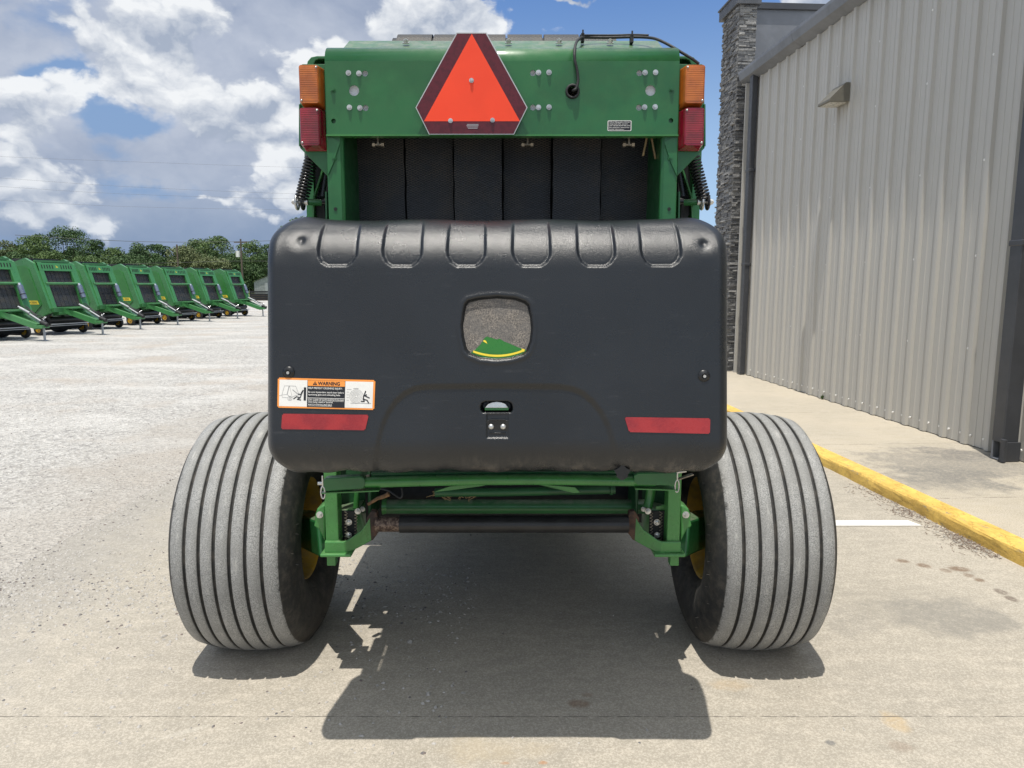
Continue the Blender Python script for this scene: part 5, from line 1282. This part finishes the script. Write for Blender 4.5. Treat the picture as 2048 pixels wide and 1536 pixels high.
TR = [(12, 468, 62, 'leaf_olive', 'thin pale leafed tree at the far left edge of the tree line', 150, dict(dens=.6)),
      (75, 464, 90, 'leaf_mid', 'mid green tree behind the nearest parked baler', 152, {}),
      (140, 452, 110, 'leaf_deep', 'tallest dark tree left of the gap, above the second parked baler', 158, {}),
      (105, 500, 80, 'leaf_mid', 'low bushy tree in front of the tallest dark tree', 138, {}),
      (190, 470, 80, 'leaf_deep', 'dark tree on the right shoulder of the tallest left tree', 150, {}),
      (232, 492, 70, 'leaf_mid', 'low tree under the cloud gap above the third parked baler', 148, {}),
      (278, 482, 78, 'leaf_deep', 'dark rounded tree above the fourth parked baler', 150, {}),
      (322, 482, 66, 'leaf_deep', 'narrow dark tree left of the bare utility pole', 152, {}),
      (370, 486, 96, 'leaf_olive', 'broad olive green tree behind the bare utility pole', 140, {}),
      (398, 474, 80, 'leaf_mid', 'tall mid green tree right of the bare utility pole', 160, {}),
      (438, 470, 88, 'leaf_mid', 'tall green tree left of the pole with the transformer', 156, {}),
      (470, 500, 70, 'leaf_deep', 'dark low tree behind the pole with the transformer', 145, {}),
      (505, 476, 74, 'leaf_mid', 'green tree right of the pole with the transformer, above the shed', 158, {}),
      (548, 480, 80, 'leaf_deep', 'dark tree half hidden by the left edge of the bumper', 155, {}),
      (604, 424, 90, 'leaf_mid', 'taller tree top peeking over the left bumper corner', 140, {}),
      (40, 505, 90, 'leaf_deep', 'dark low tree behind the leftmost parked balers', 140, {}),
      (255, 510, 110, 'leaf_deep', 'dark low thicket tree above the fourth parked baler roof', 141, {}),
      (178, 512, 100, 'leaf_mid', 'low green tree just above the third parked baler roof', 139, {}),
      (330, 515, 90, 'leaf_deep', 'low dark tree directly above the fifth parked baler roof', 142, {}),
      (425, 515, 90, 'leaf_olive', 'low olive tree above the sixth and seventh parked balers', 138, {}),
      (500, 528, 60, 'leaf_deep', 'dark low tree just left of the grey shed', 149, {}),
      (-60, 470, 120, 'leaf_mid', 'broad tree just past the left edge of the view', 150, {})]
for i, (px, yt, wp_, lf, lab, D_, kw) in enumerate(TR): tree_at(px, yt, wp_, lf, 40 + i, 'deciduous_tree', lab, D_, **kw)
# distant wood closing the gaps low down
rg = random.Random(77); r = np.random.RandomState(7); m = MB(); V = []; Fc = []; T = []
for k in range(15000):
    D_ = rg.uniform(168, 182); px = rg.uniform(-160, 700); c = P(px, 575, D_); top = 9.0 + 1.5 * math.sin(px * .05) + math.sin(px * .021)
    z_ = rg.uniform(0, top); s = rg.uniform(.4, .9); c = np.array([c.x, D_, z_]); nrm = r.normal(size=3) + np.array([0, -.6, .6]); nrm /= np.linalg.norm(nrm); u = np.cross(nrm, r.normal(size=3)); u /= np.linalg.norm(u); v = np.cross(nrm, u)
    b0 = len(V); V += [tuple(c - u * s), tuple(c - v * s * .6), tuple(c + u * s), tuple(c + v * s * .6)]; Fc.append((b0, b0 + 1, b0 + 2, b0 + 3)); T.append(rg.random())
m.add(V, Fc, 'leaf_deep', False); m.tone = T; m.build('distant_wood', kind='stuff', label='far off wood behind the tree line', cat='wood')

# ============================================================ POLES, WIRES, SHED
def pole(px, ytop, D_, r_, label, arm, tf):
    c = P(px, 575, D_); zt_p = P(px, ytop, D_).z; t = thing('utility_pole', label, 'utility pole', (c.x, D_, 0))
    m = MB(); m.cyl((0, 0, -.2), (0, 0, zt_p), r_, 'wood_pole', r1=r_ * .75, n=12); m.build('post', t, off=(0, 0, 0))
    if arm: m = MB(); m.box(-1.1, 1.1, -.08, .04, zt_p - .6, zt_p - .45, 'wood_pole'); m.build('crossarm', t, off=(0, 0, 0))
    if tf: m = MB(); m.cyl((-.55, 0, zt_p - 2.9), (-.55, 0, zt_p - 1.9), .33, 'decal_white', n=16); m.box(-.3, 0, -.05, .05, zt_p - 2.5, zt_p - 2.3, 'gray_metal'); m.build('transformer', t, off=(0, 0, 0))
    return t
pole(359, 489, 120, .16, 'bare wooden utility pole left of the transformer pole', False, False)
pole(486, 478, 118, .17, 'wooden utility pole carrying a pale transformer', True, True)
def wire(pts, r_, label):
    m = MB(); m.tube(smooth_pts([P(*q) for q in pts], 5), r_, 'wire', 5); m.build('power_line', label=label, cat='power line', group='overhead power lines')
wire([(-200, 302, 60), (0, 313, 62), (250, 323, 64), (600, 335, 66), (900, 341, 70)], .0065, 'topmost thin power line crossing the clouds')
wire([(-200, 345, 60), (0, 356, 62), (250, 373, 64), (600, 388, 66), (900, 392, 70)], .0065, 'second thin power line from the top, crossing the clouds')
wire([(-200, 362, 60), (0, 373, 62), (250, 388, 64), (600, 398, 66), (900, 400, 70)], .0065, 'third thin power line from the top, crossing the clouds')
wire([(-200, 388, 60), (0, 400, 62), (250, 413, 64), (600, 420, 66), (900, 424, 70)], .0065, 'lowest thin power line in the open sky above the trees')
wire([(30, 470, 95), (200, 480, 105), (330, 484, 112), (486, 483, 118), (640, 478, 125)], .035, 'pale thick cable in front of the tree tops')
wire([(60, 531, 100), (200, 529, 108), (360, 525, 115), (486, 522, 118), (640, 524, 125)], .022, 'low cable running behind the parked baler roofs')
# shed
c = P(509, 583, 135); sx = c.x
t = thing('storage_shed', 'small grey corrugated shed with a gable roof beside the trees', 'shed', (sx, 135, 0), R(-8))
m = MB(); hgt = P(509, 563, 135).z; rdg = P(525, 552, 135).z; wd = 5.2
m.prism([(0, 0), (wd, 0), (wd, hgt), (wd / 2 + .3, rdg), (0, hgt)], lambda u, v, w: Vector((u, w, v)), 7, 'corrugated_shed')
for k in range(24): m.box(.1 + k * .21, .14 + k * .21, -.03, 0, 0, hgt - .05, 'corrugated_shed')
m.build('wall', t, off=(0, 0, 0))
m = MB(); m.add([(-.2, -.3, hgt - .05), (wd / 2 + .3, -.3, rdg + .1), (wd / 2 + .3, 7.2, rdg + .1), (-.2, 7.2, hgt - .05), (wd + .2, -.3, hgt - .05), (wd + .2, 7.2, hgt - .05)], [(0, 1, 2, 3), (1, 4, 5, 2)], 'gray_metal'); m.build('roof', t, off=(0, 0, 0))
m = MB(); m.box(2.2, 3.9, -.06, -.03, 0, hgt - .3, 'gray_metal'); m.build('door', t, off=(0, 0, 0))
# dark timber retaining wall in front of the grass
m = MB(); a = P(500, 604, 78); m.box(a.x, a.x + 6, 78, 78.4, 0, P(500, 590, 78).z, 'bark'); 
for k in range(4): m.box(a.x, a.x + 6, 77.97, 78, .1 + k * .25, .28 + k * .25, 'black_gap')
m.build('timber_wall', label='low dark timber wall between the gravel and the grass', cat='wall')
# red barn roof glimpsed over a baler
c = P(233, 534, 130); t = thing('red_roofed_barn', 'barn with a faded red roof glimpsed over the parked balers', 'barn', (c.x, 130, 0))
m = MB(); m.box(0, 2.2, 0, 4, 0, P(233, 536, 130).z, 'corrugated_shed'); m.build('wall', t, off=(0, 0, 0))
m = MB(); hh = P(233, 536, 130).z; m.prism([(-.2, hh), (2.4, hh), (1.6, hh + .55), (.5, hh + .6)], lambda u, v, w: Vector((u, -.2 + w, v)), 4.4, 'red_roof'); m.build('roof', t, off=(0, 0, 0))
# weed sprouting at the wall base
lyw, _ = ly_on(1643, 790, WX - .05)
m = MB(); cc = BL_(WX - .04, lyw, KH + .002); rg = random.Random(2)
for k in range(9):
    a = rg.random() * 6.28; e = cc + Vector((math.cos(a) * .03, math.sin(a) * .03, rg.uniform(.03, .08))); sd = Vector((-math.sin(a), math.cos(a), 0)) * .009
    m.add([cc - sd * .3, e * .6 + cc * .4 - sd, e, e * .6 + cc * .4 + sd, cc + sd * .3], [(0, 1, 2, 3, 4)], 'leaf_mid')
m.tone = []; m.build('weed', label='tiny green weed growing at the foot of the metal wall', cat='weed')
